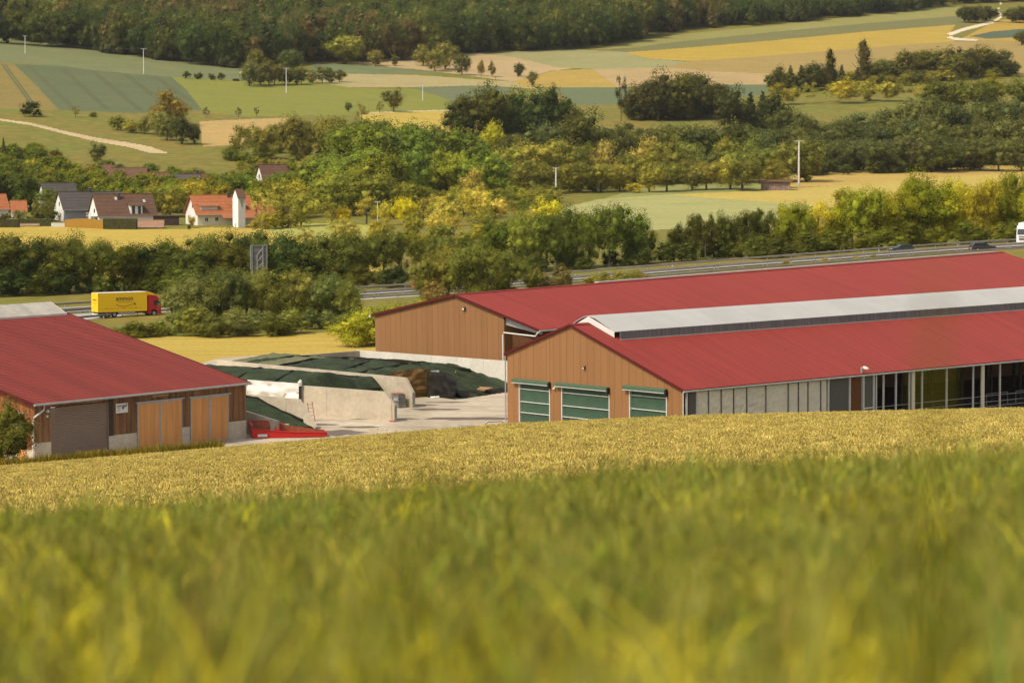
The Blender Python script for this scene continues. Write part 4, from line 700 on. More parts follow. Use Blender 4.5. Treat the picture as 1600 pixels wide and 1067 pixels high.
# ------------------------------------------------------------------ vehicles and road furniture
YEL = mat('yellow_box_paint', (.82, .50, .006), .45, .03, .3, spec=.4); CABR = mat('cab_red', (.42, .012, .02), .35, .06, 1, spec=.5); WTRUCK = mat('white_truck_paint', (.72, .7, .66), .4, .05, 1)
PRINT = mat('dark_print', (.05, .03, .02), .6, .1, 1); TYRE = BLACK
def wheel(t, x, y, r=.5, w=.3):
    o = MB().ring((0, 0, 0), (0, 1, 0), r, w, 16).build('wheel', TYRE, t, (x, y, r)); MB().ring((0, 0, 0), (0, 1, 0), r * .55, w + .02, 12).build('rim', GREY, o)
def text(body, size, parent, loc, m, ext=.004, rot=(R(90), 0, 0), name='lettering', sx=1.):
    c = bpy.data.curves.new(name, 'FONT'); c.body = body; c.size = size; c.extrude = ext; c.align_x = 'CENTER'; c.offset = size * .012; o = bpy.data.objects.new('tmp', c); COL.objects.link(o); bpy.context.view_layer.update()
    me = bpy.data.meshes.new_from_object(o.evaluated_get(bpy.context.evaluated_depsgraph_get())); bpy.data.objects.remove(o); me.materials.clear(); me.materials.append(m)
    o = link(name, me, parent, loc); o.rotation_euler = rot; o.scale = (sx, 1, 1); return o
def cab(t, x0, m, w=2.5, defl=None, flip=False):
    """truck cab facing +x from x0: side profile extruded over the width"""
    h = w / 2; pr = [(x0, .45), (x0 + .42, .45), (x0 + .5, .95), (x0 + .75, 1.12), (x0 + 1.25, 1.12), (x0 + 1.5, .95), (x0 + 1.55, .4), (x0 + 2.25, .35), (x0 + 2.3, 1.25), (x0 + 2.22, 1.75), (x0 + 1.95, 2.75), (x0 + 1.6, 3.25), (x0 + .9, 3.45), (x0, 3.5)]
    c = MB().prism([(x, -h, z) for x, z in pr], (0, w, 0)).build('cab', m, t)
    MB().prism([(x0 + 2.235, -h + .15, 1.78), (x0 + 2.235, h - .15, 1.78), (x0 + 1.985, h - .2, 2.7), (x0 + 1.985, -h + .2, 2.7)], (.03, 0, .008)).build('windscreen', GLASS, c)
    for s in (-1, 1):
        MB().prism([(x0 + .95, s * h, 1.8), (x0 + 1.95, s * h, 1.75), (x0 + 1.75, s * h, 2.55), (x0 + .95, s * h, 2.6)], (0, s * .012, 0)).build('side_window', GLASS, c)
        MB().box(x0 + 1.98, x0 + 2.12, s * (h + .1) - .1, s * (h + .1) + .1, 1.9, 2.6).build('wing_mirror', TYRE, c); MB().box(x0 + 2.27, x0 + 2.31, s * .85 - .25, s * .85 + .25, .6, .85).build('headlight', WHITE, c)
    MB().prism([(x0 + 2.29, -.75, .75), (x0 + 2.29, .75, .75), (x0 + 2.25, .85, 1.55), (x0 + 2.25, -.85, 1.55)], (.03, 0, 0)).build('grille', DGREY, c); MB().box(x0 + 2.2, x0 + 2.36, -h, h, .35, .62).build('bumper', m, c)
    return c
# yellow box truck: near carriageway, driving right
pxT = 139; pT, dT = rpt(pxT, 7.0); rzT = math.atan2(dT.y, dT.x); h1 = R(33)
t = thing('box_truck', 'yellow box truck with a red cab driving on the motorway at the left', 'truck', gz(147, 496.5, .1), h1); T = t
LBX = 8.7
# origin at the near rear corner of the box; box from x 0..LBX, y 0..2.5
b = MB().box(0, LBX, -1.25, 1.25, .95, 4.0).build('cargo_box', YEL, t); MB().box(.05, LBX - .05, -1.2, 1.2, 4.0, 4.02).build('box_roof', WHITE, b)
for x in (0, LBX - .05): MB().box(x - .01, x + .06, -1.265, -1.235, .93, 4.01).build('corner_trim', mat('amber_trim', (.7, .38, .01), .5, .05, 1) if x == 0 else bpy.data.materials['amber_trim'], b)
MB().box(0, LBX, -1.262, -1.24, .9, 1.0).build('bottom_rail', bpy.data.materials['amber_trim'], b)
text('ammon', 1.05, b, (LBX * .54, -1.256, 2.72), PRINT, sx=.98); text('Umzug Lagerung Spedition', .26, b, (LBX * .54, -1.256, 2.4), mat('pale_print', (.42, .25, .02), .6, .1, 1)) if False else None
mb = MB(); pts = [(LBX * (.36 + .36 * i / 14), -1.258, 2.12 - .34 * math.sin(math.pi * (i / 14) ** .9)) for i in range(15)]
for p, q in zip(pts[:-1], pts[1:]): mb.prism([(p[0], p[1], p[2] - .035), (q[0], q[1], q[2] - .035), (q[0], q[1], q[2] + .035), (p[0], p[1], p[2] + .035)], (0, -.004, 0))
ex_ = LBX * .735; mb.prism([(ex_ - .12, -1.258, 2.3), (ex_ + .32, -1.258, 2.22), (ex_ + .1, -1.258, 1.86)], (0, -.004, 0)); mb.build('logo_arrow', PRINT, b)
mb = MB(); random.seed(3)
x = LBX * .13
while x < LBX * .88:
    w_ = random.uniform(.05, .12); mb.box(x, x + w_, -1.258, -1.254, 1.42, 1.42 + random.uniform(.08, .13)); x += w_ + (.05 if random.random() < .82 else .4)
for i in range(20): mb.box(LBX * .4 + i * .13, LBX * .4 + i * .13 + .08, -1.258, -1.254, 2.42, 2.5)
mb.build('small_print', mat('small_print_ink', (.2, .11, .015), .6, .1, 1), b)
text('ammon', .5, b, (-.006, 0, 2.75), PRINT, rot=(R(90), 0, R(-90))); mb = MB()
for i in range(9): mb.prism([(-.006, .7 - i * .15, 2.45 - .16 * math.sin(math.pi * i / 9)), (-.006, .7 - (i + 1) * .15, 2.45 - .16 * math.sin(math.pi * (i + 1) / 9)), (-.006, .7 - (i + 1) * .15, 2.49 - .16 * math.sin(math.pi * (i + 1) / 9)), (-.006, .7 - i * .15, 2.49 - .16 * math.sin(math.pi * i / 9))], (-.004, 0, 0))
mb.build('logo_arrow', PRINT, b); MB().box(-.02, 0, -.01, .01, 1., 3.95).build('door_seam', bpy.data.materials['amber_trim'], b)
MB().box(.2, LBX + .3, -1.0, 1.0, .7, .95).build('chassis', TYRE, t); MB().box(3.6, 6.6, -1.2, -1.12, .45, .9).build('side_guard', GREY, t); MB().box(.0, .1, -1.1, 1.1, .45, .65).build('rear_bumper', WHITE, t)
for x in (1.6, 2.9): wheel(t, x, -1.05); wheel(t, x, 1.05)
c = cab(t, LBX + .25, CABR); wheel(t, LBX + 1.26, -1.1); wheel(t, LBX + 1.26, 1.1)
MB().prism([(LBX - .05, -1.2, 3.4), (LBX + 1.6, -1.1, 3.45), (LBX + 1.2, -1.1, 3.75), (LBX + .45, -1.15, 4.0), (LBX - .05, -1.2, 4.0)], (0, 2.35, 0)).build('wind_deflector', YEL, c)
# white lorry at the right edge, far carriageway, driving towards the left
p, d = rpt(1622, -7.2); t = thing('truck', 'white lorry entering at the right edge with dark windscreen and grey grille', 'truck', p, math.atan2(-d.y, -d.x) + R(62)); cab(t, -1, WTRUCK); wheel(t, .0, -1.1); wheel(t, 0, 1.1)
MB().box(-7.5, -1.2, -1.25, 1.25, 1., 3.9).build('cargo_box', WTRUCK, t); MB().box(-7.3, -.8, -1, 1, .65, 1.).build('chassis', TYRE, t); wheel(t, -5.5, -1.05); wheel(t, -5.5, 1.05); MB().box(.75, 1.0, -1.15, 1.15, 2.72, 2.85).build('sun_visor', DGREY, t)
def car(label, p, rz, m, L=4.5, est=True):
    t = thing('car', label, 'car', p, rz); h = .88; pr = [(-L / 2, .35), (L / 2, .3), (L / 2 + .03, .65), (L / 2 - .35, .85), (L * .22, .98), (-L / 2 + .02, 1.0)]
    MB().prism([(x, -h, z) for x, z in pr], (0, 2 * h, 0)).build('body', m, t); x1 = -L / 2 + (.12 if est else .55); pc = [(L * .24, .97), (L * .06, 1.44), (x1 + .35, 1.46), (x1, .99)]
    g = MB().prism([(x, -h + .1, z) for x, z in pc], (0, 2 * h - .2, 0)).build('windows', GLASS, t); MB().prism([(L * .065, -h + .14, 1.44), (L * .04, -h + .14, 1.49), (x1 + .45, -h + .14, 1.5), (x1 + .34, -h + .14, 1.45)], (0, 2 * h - .28, 0)).build('roof', m, t)
    for x in (L * .3, -L * .3):
        for y in (-h + .08, h - .08): wheel(t, x, y, .33, .22)
    for s in (-1, 1): MB().box(L / 2 - .12, L / 2 + .02, s * .62 - .18, s * .62 + .18, .6, .74).build('headlight', WHITE, t); MB().box(-L / 2 - .02, -L / 2 + .08, s * .66 - .16, s * .66 + .16, .68, .88).build('tail_light', REDP, t)
    MB().box(-L / 2 - .025, -L / 2, -.28, .28, .45, .58).build('number_plate', WHITE, t); return t
DCAR = mat('dark_grey_car_paint', (.035, .037, .042), .3, .1, 1, spec=.6); WCAR = mat('white_car_paint', (.75, .74, .72), .3, .03, 1, spec=.5); SCAR = mat('silver_car_paint', (.3, .31, .32), .3, .1, 1, spec=.5)
p, d = rpt(1518, 6.); car('dark estate car with red tail lights on the motorway above the rear roof ridge', p, math.atan2(d.y, d.x) + R(6), DCAR, 4.8)
p, d = rpt(1426, -6.); car('dark car with bright headlights coming along the far carriageway', p, math.atan2(-d.y, -d.x), DCAR, 4.3)
p, d = rpt(246, -6.); car('dark silver car half hidden behind the red cab of the yellow truck', p, math.atan2(-d.y, -d.x), SCAR, 4.5)
p = hit(240, 264.5, 800); car('small white car on the lane above the village roofs', p, R(-8), WCAR, 4.2)
p, d = rpt(676, -5.5); car('red car glimpsed behind the large bush beside the motorway', p, math.atan2(d.y, d.x), REDP, 4.2)
# delineator posts
dl = MB().box(-.06, .06, -.04, .04, 0, 1.05).mesh('post_body', WHITE); db = MB().box(-.065, .065, -.045, .045, .72, .95).mesh('reflector_band', BLACK)
for k, (px, o) in enumerate(((158, 13.0), (1085, -14.), (1412, -14.), (1537, -14.), (524, 13.0))):
    p = rpt(px, o)[0]; t = thing('delineator_post', ['white delineator post beside the rear wheels of the yellow truck', 'white delineator post at the far rail below the dark hedgerow', 'white delineator post above the dark oncoming car', 'white delineator post left of the white lorry', 'white delineator post by the grey green bushes left of the motorway gap'][k], 'road post', p, 0, 'delineator posts along the motorway'); link('post_body', dl, t); link('reflector_band', db, t)
# sign board seen from behind
p = at(404, 470, 505); g0 = H(p.x, p.y); t = thing('road_sign', 'large motorway sign seen from behind, grey boards on pale posts above the bushes', 'road sign', (p.x, p.y, g0), R(20)); zt = HC - (383.5 - YH) / F * 505 - g0; zb = HC - (421 - YH) / F * 505 - g0
nb_ = 8
for i in range(nb_): MB().box(-1.4, 1.4, 0, .06, zb + (zt - zb) * i / nb_ + .015, zb + (zt - zb) * (i + 1) / nb_ - .015).build('sign_plank', mat('sign_back_grey', (.14, .132, .125), .75, .15, 1, rnd=.15) if i == 0 else bpy.data.materials['sign_back_grey'], t)
for x in (-1.15, .7): MB().box(x - .06, x + .06, -.14, -.01, -.2, zt + .05).build('sign_post', GREY, t)
for x in (-1.42, 1.36): MB().box(x, x + .08, -.08, .07, zb, zt).build('sign_frame', GREY, t)
MB().box(-1.42, 1.44, -.08, .07, zt, zt + .08).build('sign_frame', GREY, t)
for k in range(3): MB().tube([(-.3, -.1, zb + (zt - zb) * (.02 + k * .3)), (.68, -.1, zb + (zt - zb) * (.3 + k * .3))], .035, 5).build('sign_brace', GREY, t)
MB().box(-.36, -.24, -.16, -.04, zb - .1, zb + (zt - zb) * .62).build('sign_post', GREY, t)
# ------------------------------------------------------------------ village
WALLW = mat('white_render', (.7, .67, .6), .9, .05, .4); WALLC = mat('cream_render', (.62, .54, .36), .9, .06, .4); WALLG = mat('grey_blue_render', (.22, .23, .25), .9, .06, .4); WALLD = mat('pale_grey_render', (.5, .48, .44), .9, .06, .4)
RB = mat('brown_roof_tiles', S(112, 82, 64, .75), .85, .15, .8, fine=(2, .12)); RG = mat('slate_grey_roof', S(92, 84, 80, .75), .8, .12, .6, fine=(2, .1)); RO = mat('orange_roof_tiles', S(202, 124, 78, .6), .85, .14, .7, fine=(2, .1)); RP = mat('pinkish_roof_tiles', S(176, 136, 108, .75), .85, .1, .8); RR = mat('red_brown_roof_tiles', S(124, 86, 68, .75), .85, .15, .8)
DWD = mat('dark_shed_boards', (.055, .035, .025), .85, .3, 1.5)
def ground_at(px, Y): x = (px - 800) / F * Y; return Vector((x, Y, H(x, Y)))
def house(label, px, Y, L, Wd, eave, ridge, rz, wall, roof, gable=None, wins=(), ov=.4, name='house', cat='house', zoff=0, tiles=True):
    """gabled house: near left corner at (px, Y); x along the ridge, y in depth"""
    p = ground_at(px, Y); p.z += zoff; t = thing(name, label, cat, p, rz); m = Wd / 2; s = (ridge - eave) / m
    MB().box(0, L, 0, .25, -1.5, eave).build('front_wall', wall, t); MB().box(0, L, Wd - .25, Wd, -1.5, eave).build('rear_wall', wall, t)
    for x in (0, L - .25): MB().prism([(x, .25, -1.5), (x, Wd - .25, -1.5), (x, Wd - .25, eave + .2 * s), (x, m, ridge - .05), (x, .25, eave + .2 * s)], (.25, 0, 0)).build('gable_wall', gable or wall, t)
    n = 6; ang = math.atan(s)
    for sd_ in (0, 1):                  # courses of tiles as overlapping strips
        for k in range(n):
            a = k / n; b = (k + 1) / n; y0, z0 = -ov + (m + ov) * a, eave - ov * s + (ridge - eave + ov * s) * a + .12; y1, z1 = -ov + (m + ov) * b, eave - ov * s + (ridge - eave + ov * s) * b + .05
            q = [(-ov, y0, z0), (-ov, y1, z1), (-ov, y1, z1 - .14), (-ov, y0, z0 - .14)]
            if sd_: q = [(x, Wd - y, z) for x, y, z in q]
            MB().prism(q, (L + 2 * ov, 0, 0)).build('tile_course', roof, t)
    MB().tube([(-ov, m, ridge + .12), (L + ov, m, ridge + .12)], .13, 6).build('ridge_tiles', roof, t); MB().tube([(-ov, -ov - .08, eave - ov * s), (L + ov, -ov - .08, eave - ov * s)], .08, 5).build('gutter', GREY, t)
    for w in wins:
        if w[0] == 'f': _, x, z, ww, hh = w; a = MB().box(x - .1, x + ww + .1, -.05, -.0, z - .1, z + hh + .1).build('window', WHITE, t); MB().box(x, x + ww / 2 - .04, -.07, -.05, z, z + hh).box(x + ww / 2 + .04, x + ww, -.07, -.05, z, z + hh).build('pane', GLASS, a); MB().box(x - .2, x + ww + .2, -.16, -.05, z - .18, z - .1).build('sill', LGREY, a)
        elif w[0] == 'g': _, y, z, ww, hh = w; a = MB().box(-.05, 0, y - .1, y + ww + .1, z - .1, z + hh + .1).build('window', WALLD, t); MB().box(-.07, -.05, y, y + ww, z, z + hh).build('pane', GLASS, a)
        elif w[0] == 'c': _, x, y, hh = w; z0 = eave + s * min(y, Wd - y); a = MB().box(x - .35, x + .35, y - .3, y + .3, z0 - .3, z0 + hh).build('chimney', mat('dark_chimney', (.07, .06, .055), .9, .2, 2) if 'dark_chimney' not in bpy.data.materials else bpy.data.materials['dark_chimney'], t); MB().box(x - .42, x + .42, y - .37, y + .37, z0 + hh, z0 + hh + .1).build('chimney_cap', GREY, a)
        elif w[0] == 'd':               # dormer: x0, x1, y of face, sill z, head z, kind
            _, x0, x1, y, z0, z1, mt_, rf, nw = w; yb = (z1 + .25 - eave) / s; a = MB().prism([(x0, y, z0), (x0, y, z1), (x0, yb, z1), ], (x1 - x0, 0, 0)).build('dormer', mt_, t)
            MB().prism([(x0 - .5, y - .5, z1 + .02), (x0 - .5, yb + 1., z1 + .85), (x0 - .5, yb + 1., z1 + .7), (x0 - .5, y - .5, z1 - .1)], (x1 - x0 + 1., 0, 0)).build('dormer_roof', rf, a)
            for i in range(nw): xx = x0 + (x1 - x0) * (i + .25) / nw; MB().box(xx, xx + (x1 - x0) / nw * .5, y - .04, y - .005, z0 + .5, z1 - .25).build('pane', GLASS, a)
        elif w[0] == 's': _, x, y, sz_ = w; z0 = eave + s * y + .16; MB().prism([(x, y, z0), (x + sz_, y, z0), (x + sz_, y + sz_, z0 + sz_ * s), (x, y + sz_, z0 + sz_ * s)], (0, -.05 * s, .05)).build('skylight', LGREY, t)
    return t
a25 = R(24)
house('house with bright white gable, dark grey roof and blue grey long side', 100.5, 905, 19, 11, 3.7, 8.6, a25, WALLG, RG, WALLW, [('f', 9.2, 1.0, 1.3, 1.1), ('f', 10.9, 1.0, 1.3, 1.1), ('c', 9.5, 5.5, 1.2), ('d', 9.3, 15, 2., 3.7, 5.7, WALLD, RG, 4), ('g', 3, 1.2, .9, 1.2), ('g', 6, 1.2, .9, 1.2), ('g', 4.5, 4.6, .9, 1.1)])
house('grey roofed house behind the bright white gable, at the left of the row', 72, 930, 10, 9, 5, 9.4, a25, WALLD, RG, WALLW, [('g', 3, 2, .9, 1.2)])
hb = house('large brown roofed house with a chimney and a white dormer', 155, 893, 17.5, 11, 2.5, 8.5, a25, WALLW, RB, WALLW, [('c', 7.2, 4.2, 1.9), ('d', 9.6, 13.2, .3, 2.4, 5.4, WALLW, RB, 2), ('s', 6, 3.9, .7), ('s', 14.4, 3.2, .7), ('f', 10.2, .2, 1.3, .9), ('g', 2, .4, 1.6, 1.2), ('g', 6, .4, 1.6, 1.2), ('g', 4, 3.2, 1.2, 1.1)])
for k in range(5): MB().box(-1.5, -1.42, 1. + k * 1.6, 1.08 + k * 1.6, 0, 3.1 + (.8 if k == 2 else 0)).build('balcony_post', WHITE, hb)
MB().box(-1.5, 0, .8, 8.4, 2.2, 2.32).build('balcony_floor', WHITE, hb); MB().box(-1.55, -1.45, .8, 8.4, 3.0, 3.1).build('balcony_rail', WHITE, hb)
ho = house('house with an orange tiled roof and a pale yellow front beside the white tower', 309, 885, 17, 11.2, 3.6, 8.5, a25, WALLC, RO, WALLW, [('f', 2.2, 1.2, .9, 1.), ('f', 5.3, 1.3, .9, 1.), ('c', 11., 5., 1.3), ('d', 1.2, 6.4, .9, 3.9, 5.6, WALLD, RO, 0), ('d', 11, 15, .9, 3.9, 5.6, WALLD, RO, 0), ('g', 7.6, 1.6, .8, 1.1), ('g', 4.2, 5., .8, 1.)], ov=.7)
MB().prism([(7, -2.2, 2.1), (7, -.4, 3.3), (7, -.4, 3.16), (7, -2.2, 1.96)], (10, 0, 0)).build('porch_roof', RO, ho)
house('low annexe with an orange roof to the right of the white tower', 382, 892, 9.5, 8, 2.7, 5.6, a25, WALLC, RO, WALLW, [('f', 1, .4, 1.6, 1.6)])
# tower
p = ground_at(372, 872); t = thing('transformer_tower', 'tall slim white tower with a small brown gable roof beside the orange roofed house', 'tower', p, a25); 
MB().prism([(0, 0, -1), (0, 4.6, -1), (0, 4.6, 8.6), (0, 2.3, 10.8), (0, 0, 8.6)], (.2, 0, 0)).build('white_gable_wall', mat('tower_white', (.8, .78, .73), .85, .04, .5), t); MB().box(.2, 2.2, 0, 4.6, -1, 8.6).build('shade_grey_side_wall', WALLD, t)  # side wall greyer than the gable: its shade is put into the colour
for sd_ in (0, 1): MB().prism([(-.1, -.25 if not sd_ else 4.85, 8.4), (-.1, 2.3, 10.95), (-.1, 2.3, 10.8), (-.1, -.25 if not sd_ else 4.85, 8.25)], (2.5, 0, 0)).build('roof', RB, t)
MB().box(.5, 1.9, -.06, 0, 7., 8.).build('insulator_frame', GREY, t); MB().box(1.0, 1.2, -.12, -.06, 5.8, 7.8).build('cable_bracket', DGREY, t); MB().box(-.05, 0, 1.4, 2.6, -1, 1.2).build('door', LGREY, t)
house('low garage with a pinkish roof in front of the brown roofed house', 213.5, 868, 7.2, 5, .9, 2.4, R(4), WALLW, RP, WALLW, [('f', .8, .0, 5, .5)], ov=.5, name='garage', cat='garage', zoff=-.2)
MB().box(-.2, 7.4, -.7, -.45, .45, .62).build('red_edge', RR, bpy.data.objects['garage'])
p = ground_at(240, 885); t = thing('shed', 'flat dark brown wooden shed left of the orange roofed house', 'shed', p, R(8))
for i in range(16): MB().box(i * .46 + .01, i * .46 + .45, 0, .08, -.5, 2.7).build('board', DWD, t)
MB().box(0, 7.36, .08, 5, -.5, 2.65).build('shed_body', DWD, t); MB().box(-.25, 7.6, -.3, 5.2, 2.7, 2.86).build('flat_roof', INT, t)
house('low orange roofed outbuilding at the left edge', -30, 915, 8.5, 8, 3.2, 7.3, a25, WALLD, RO, WALLW); house('small orange roofed house partly behind a bush at the left', 19, 915, 4.2, 6, 2.6, 5.4, R(12), WALLD, RO, WALLD)
house('brown roofed house with a small cream gable above the tree tops', 168, 1010, 12, 10, 4.6, 8.6, R(168) - math.pi, WALLC, RB, WALLC, [('c', 2, 5, 1.2)], zoff=-3.4); house('long brown roof behind the cream gable, left of the lane car', 136, 1022, 8, 9, 4, 7.2, R(5), WALLC, RR, WALLC, [('c', 4, 4, 1.)], zoff=-2.6)
house('reddish roofed house below the white lane car', 224, 1005, 9, 11, 4.2, 8.2, R(14), WALLC, RR, WALLC, [], zoff=-3.6)
house('dark slate roofed house above the tree tops', 262, 1000, 9.5, 11, 4.2, 8.6, R(-6), WALLC, RG, WALLC, [('s', 4, 2.4, .8)], zoff=-3.8); t = house('half timbered white gable with a red brown roof at the end of the upper village', 297, 1004, 7, 8, 4.6, 8.2, R(30), WALLW, RR, WALLW, [('c', 4.5, 4, 1.1), ('g', 2, 4, .8, .9), ('g', 5, 4, .8, .9)], zoff=-3.4)
for k in range(4): MB().box(-.06, -.01, 1 + k * 1.8, 1.2 + k * 1.8, 2, 5.4).build('timber', DWD, t)
house('brown roofed house with a white gable peeping out of the trees', 413, 1000, 9, 9, 5, 10.2, a25, WALLW, RB, WALLW, [('g', 4, 6, .9, 1)], zoff=-1.5)
# garden walls, hedges, fences
def run(name, label, cat, pxa, pxb, Y0, Y1, h, th, m, n, piece, zoff=0):
    a, b = ground_at(pxa, Y0), ground_at(pxb, Y1); d = b - a; t = thing(name, label, cat, a, math.atan2(d.y, d.x)); l = math.hypot(d.x, d.y)
    for i in range(n):
        hh = h if not callable(h) else h(i / n); MB().box(i * l / n + .012, (i + 1) * l / n - .012, 0, th, -.8, hh + zoff).build(piece, m, t)
    return t
OCF = mat('ochre_fence', S(176, 132, 48, .7), .8, .12, 1.2); HEDG = mat('hedge_core', (.045, .045, .018), .95, .4, 1.5, fine=(3, .4))
run('fence', 'ochre coloured garden fence below the blue grey house front', 'fence', 101, 161, 878, 868, lambda f: 2.1 + .5 * math.sin(math.pi * f), .12, OCF, 26, 'fence_board'); run('garden_wall', 'low white garden wall below the bright white gable', 'wall', 80, 101, 880, 879, 1.1, .3, WALLD, 4, 'wall_block')
p = ground_at(22, 880); t = thing('timber_stack', 'long low stack of pale timber beside the hedge at the left', 'timber stack', p, .03)
for i in range(3): MB().box(0, 7.2, .1 * i, 1 + .1 * i, .25 + i * .25, .45 + i * .25).build('plank_layer', WOODP if i != 1 else WALLD, t)
# field shed and poles
p = hit(1189, 297.5, 800); t = thing('field_shed', 'small weathered field shed with a flat red roof in the yellow field', 'shed', p, R(-4)); m_ = (F / p.y); Ls = 45 / m_
for i in range(12): MB().box(i * Ls / 12 + .02, (i + 1) * Ls / 12 - .02, 0, .12, -.4, 2.5 - .02 * i).build('board', mat('grey_weathered_boards', (.24, .17, .14), .9, .35, 1, rnd=.25) if i == 0 else bpy.data.materials['grey_weathered_boards'], t)
MB().box(0, Ls, .15, 5, -.4, 2.4).build('shed_body', DWD, t); MB().prism([(-1., -.8, 2.75), (-1., -.8, 3.0), (-1., 5.5, 3.4), (-1., 5.5, 3.1)], (Ls + 1.8, 0, 0)).build('shed_roof', RR, t)
def pole(label, px, pyb, pyt, arm=True, Yf=None, r=.16):
    p = hit(px, pyb, 600); hgt = (pyb - pyt) / F * p.y; t = thing('power_pole', label, 'power pole', p, R(6), 'power poles across the valley'); MB().tube([(0, 0, -.5), (0, 0, hgt)], [r * 1.5, r], 7).build('pole_shaft', mat('pale_pole', (.62, .58, .52), .8, .1, 1) if 'pale_pole' not in bpy.data.materials else bpy.data.materials['pale_pole'], t)
    if arm:
        aw = hgt * .11; MB().box(-aw, aw, -.09, .09, hgt - .05, hgt + .12).build('cross_arm', LGREY, t)
        for x in (-aw, 0, aw): MB().tube([(x, 0, hgt + .12), (x, 0, hgt + .4)], .06, 5).build('insulator', WALLD, t)
    return p + Vector((0, 0, hgt + .6))
pA = pole('tall white power pole with crossarm in front of the wood, right of the field shed', 1247.5, 293, 221, r=.26); pB = pole('white power pole with crossarm standing among yellow green trees near the middle', 868.5, 307, 263, r=.22)
pC = pole('slim power pole at the upper edge of the blue green field', 226.5, 117, 78); pD = pole('slim power pole at the left below the forest', 42.5, 85, 58); pE = pole('slim power pole standing in the bright green pasture', 448.5, 146, 108); pF = pole('slim power pole at the dark green strip behind the round tree', 661, 158, 134); pG = pole('thin pole among pale bushes left of the bright yellow tree', 590, 352, 316, r=.1)
WIRE = mat('wire_metal', (.12, .115, .1), .5, .1, 1)
for a, b, lab in ((pA, pB, 'overhead power line between the two white poles'), (pC, pD, 'overhead power line along the upper crop field'), (pC, pE, 'overhead power line over the pasture on the hill'), (pE, pF, 'overhead power line running down to the dark green strip'), (pA, pA + Vector((160, -40, 4)), 'overhead power line leaving to the right of the tall white pole')):
    t = thing('power_line', lab, 'power line', a)
    for o in (-1.2, 1.2): MB().tube([(b - a) * (i / 10) + Vector((o, 0, -4 * (i / 10) * (1 - i / 10) * 3)) for i in range(11)], .015, 3).build('wire', WIRE, t)
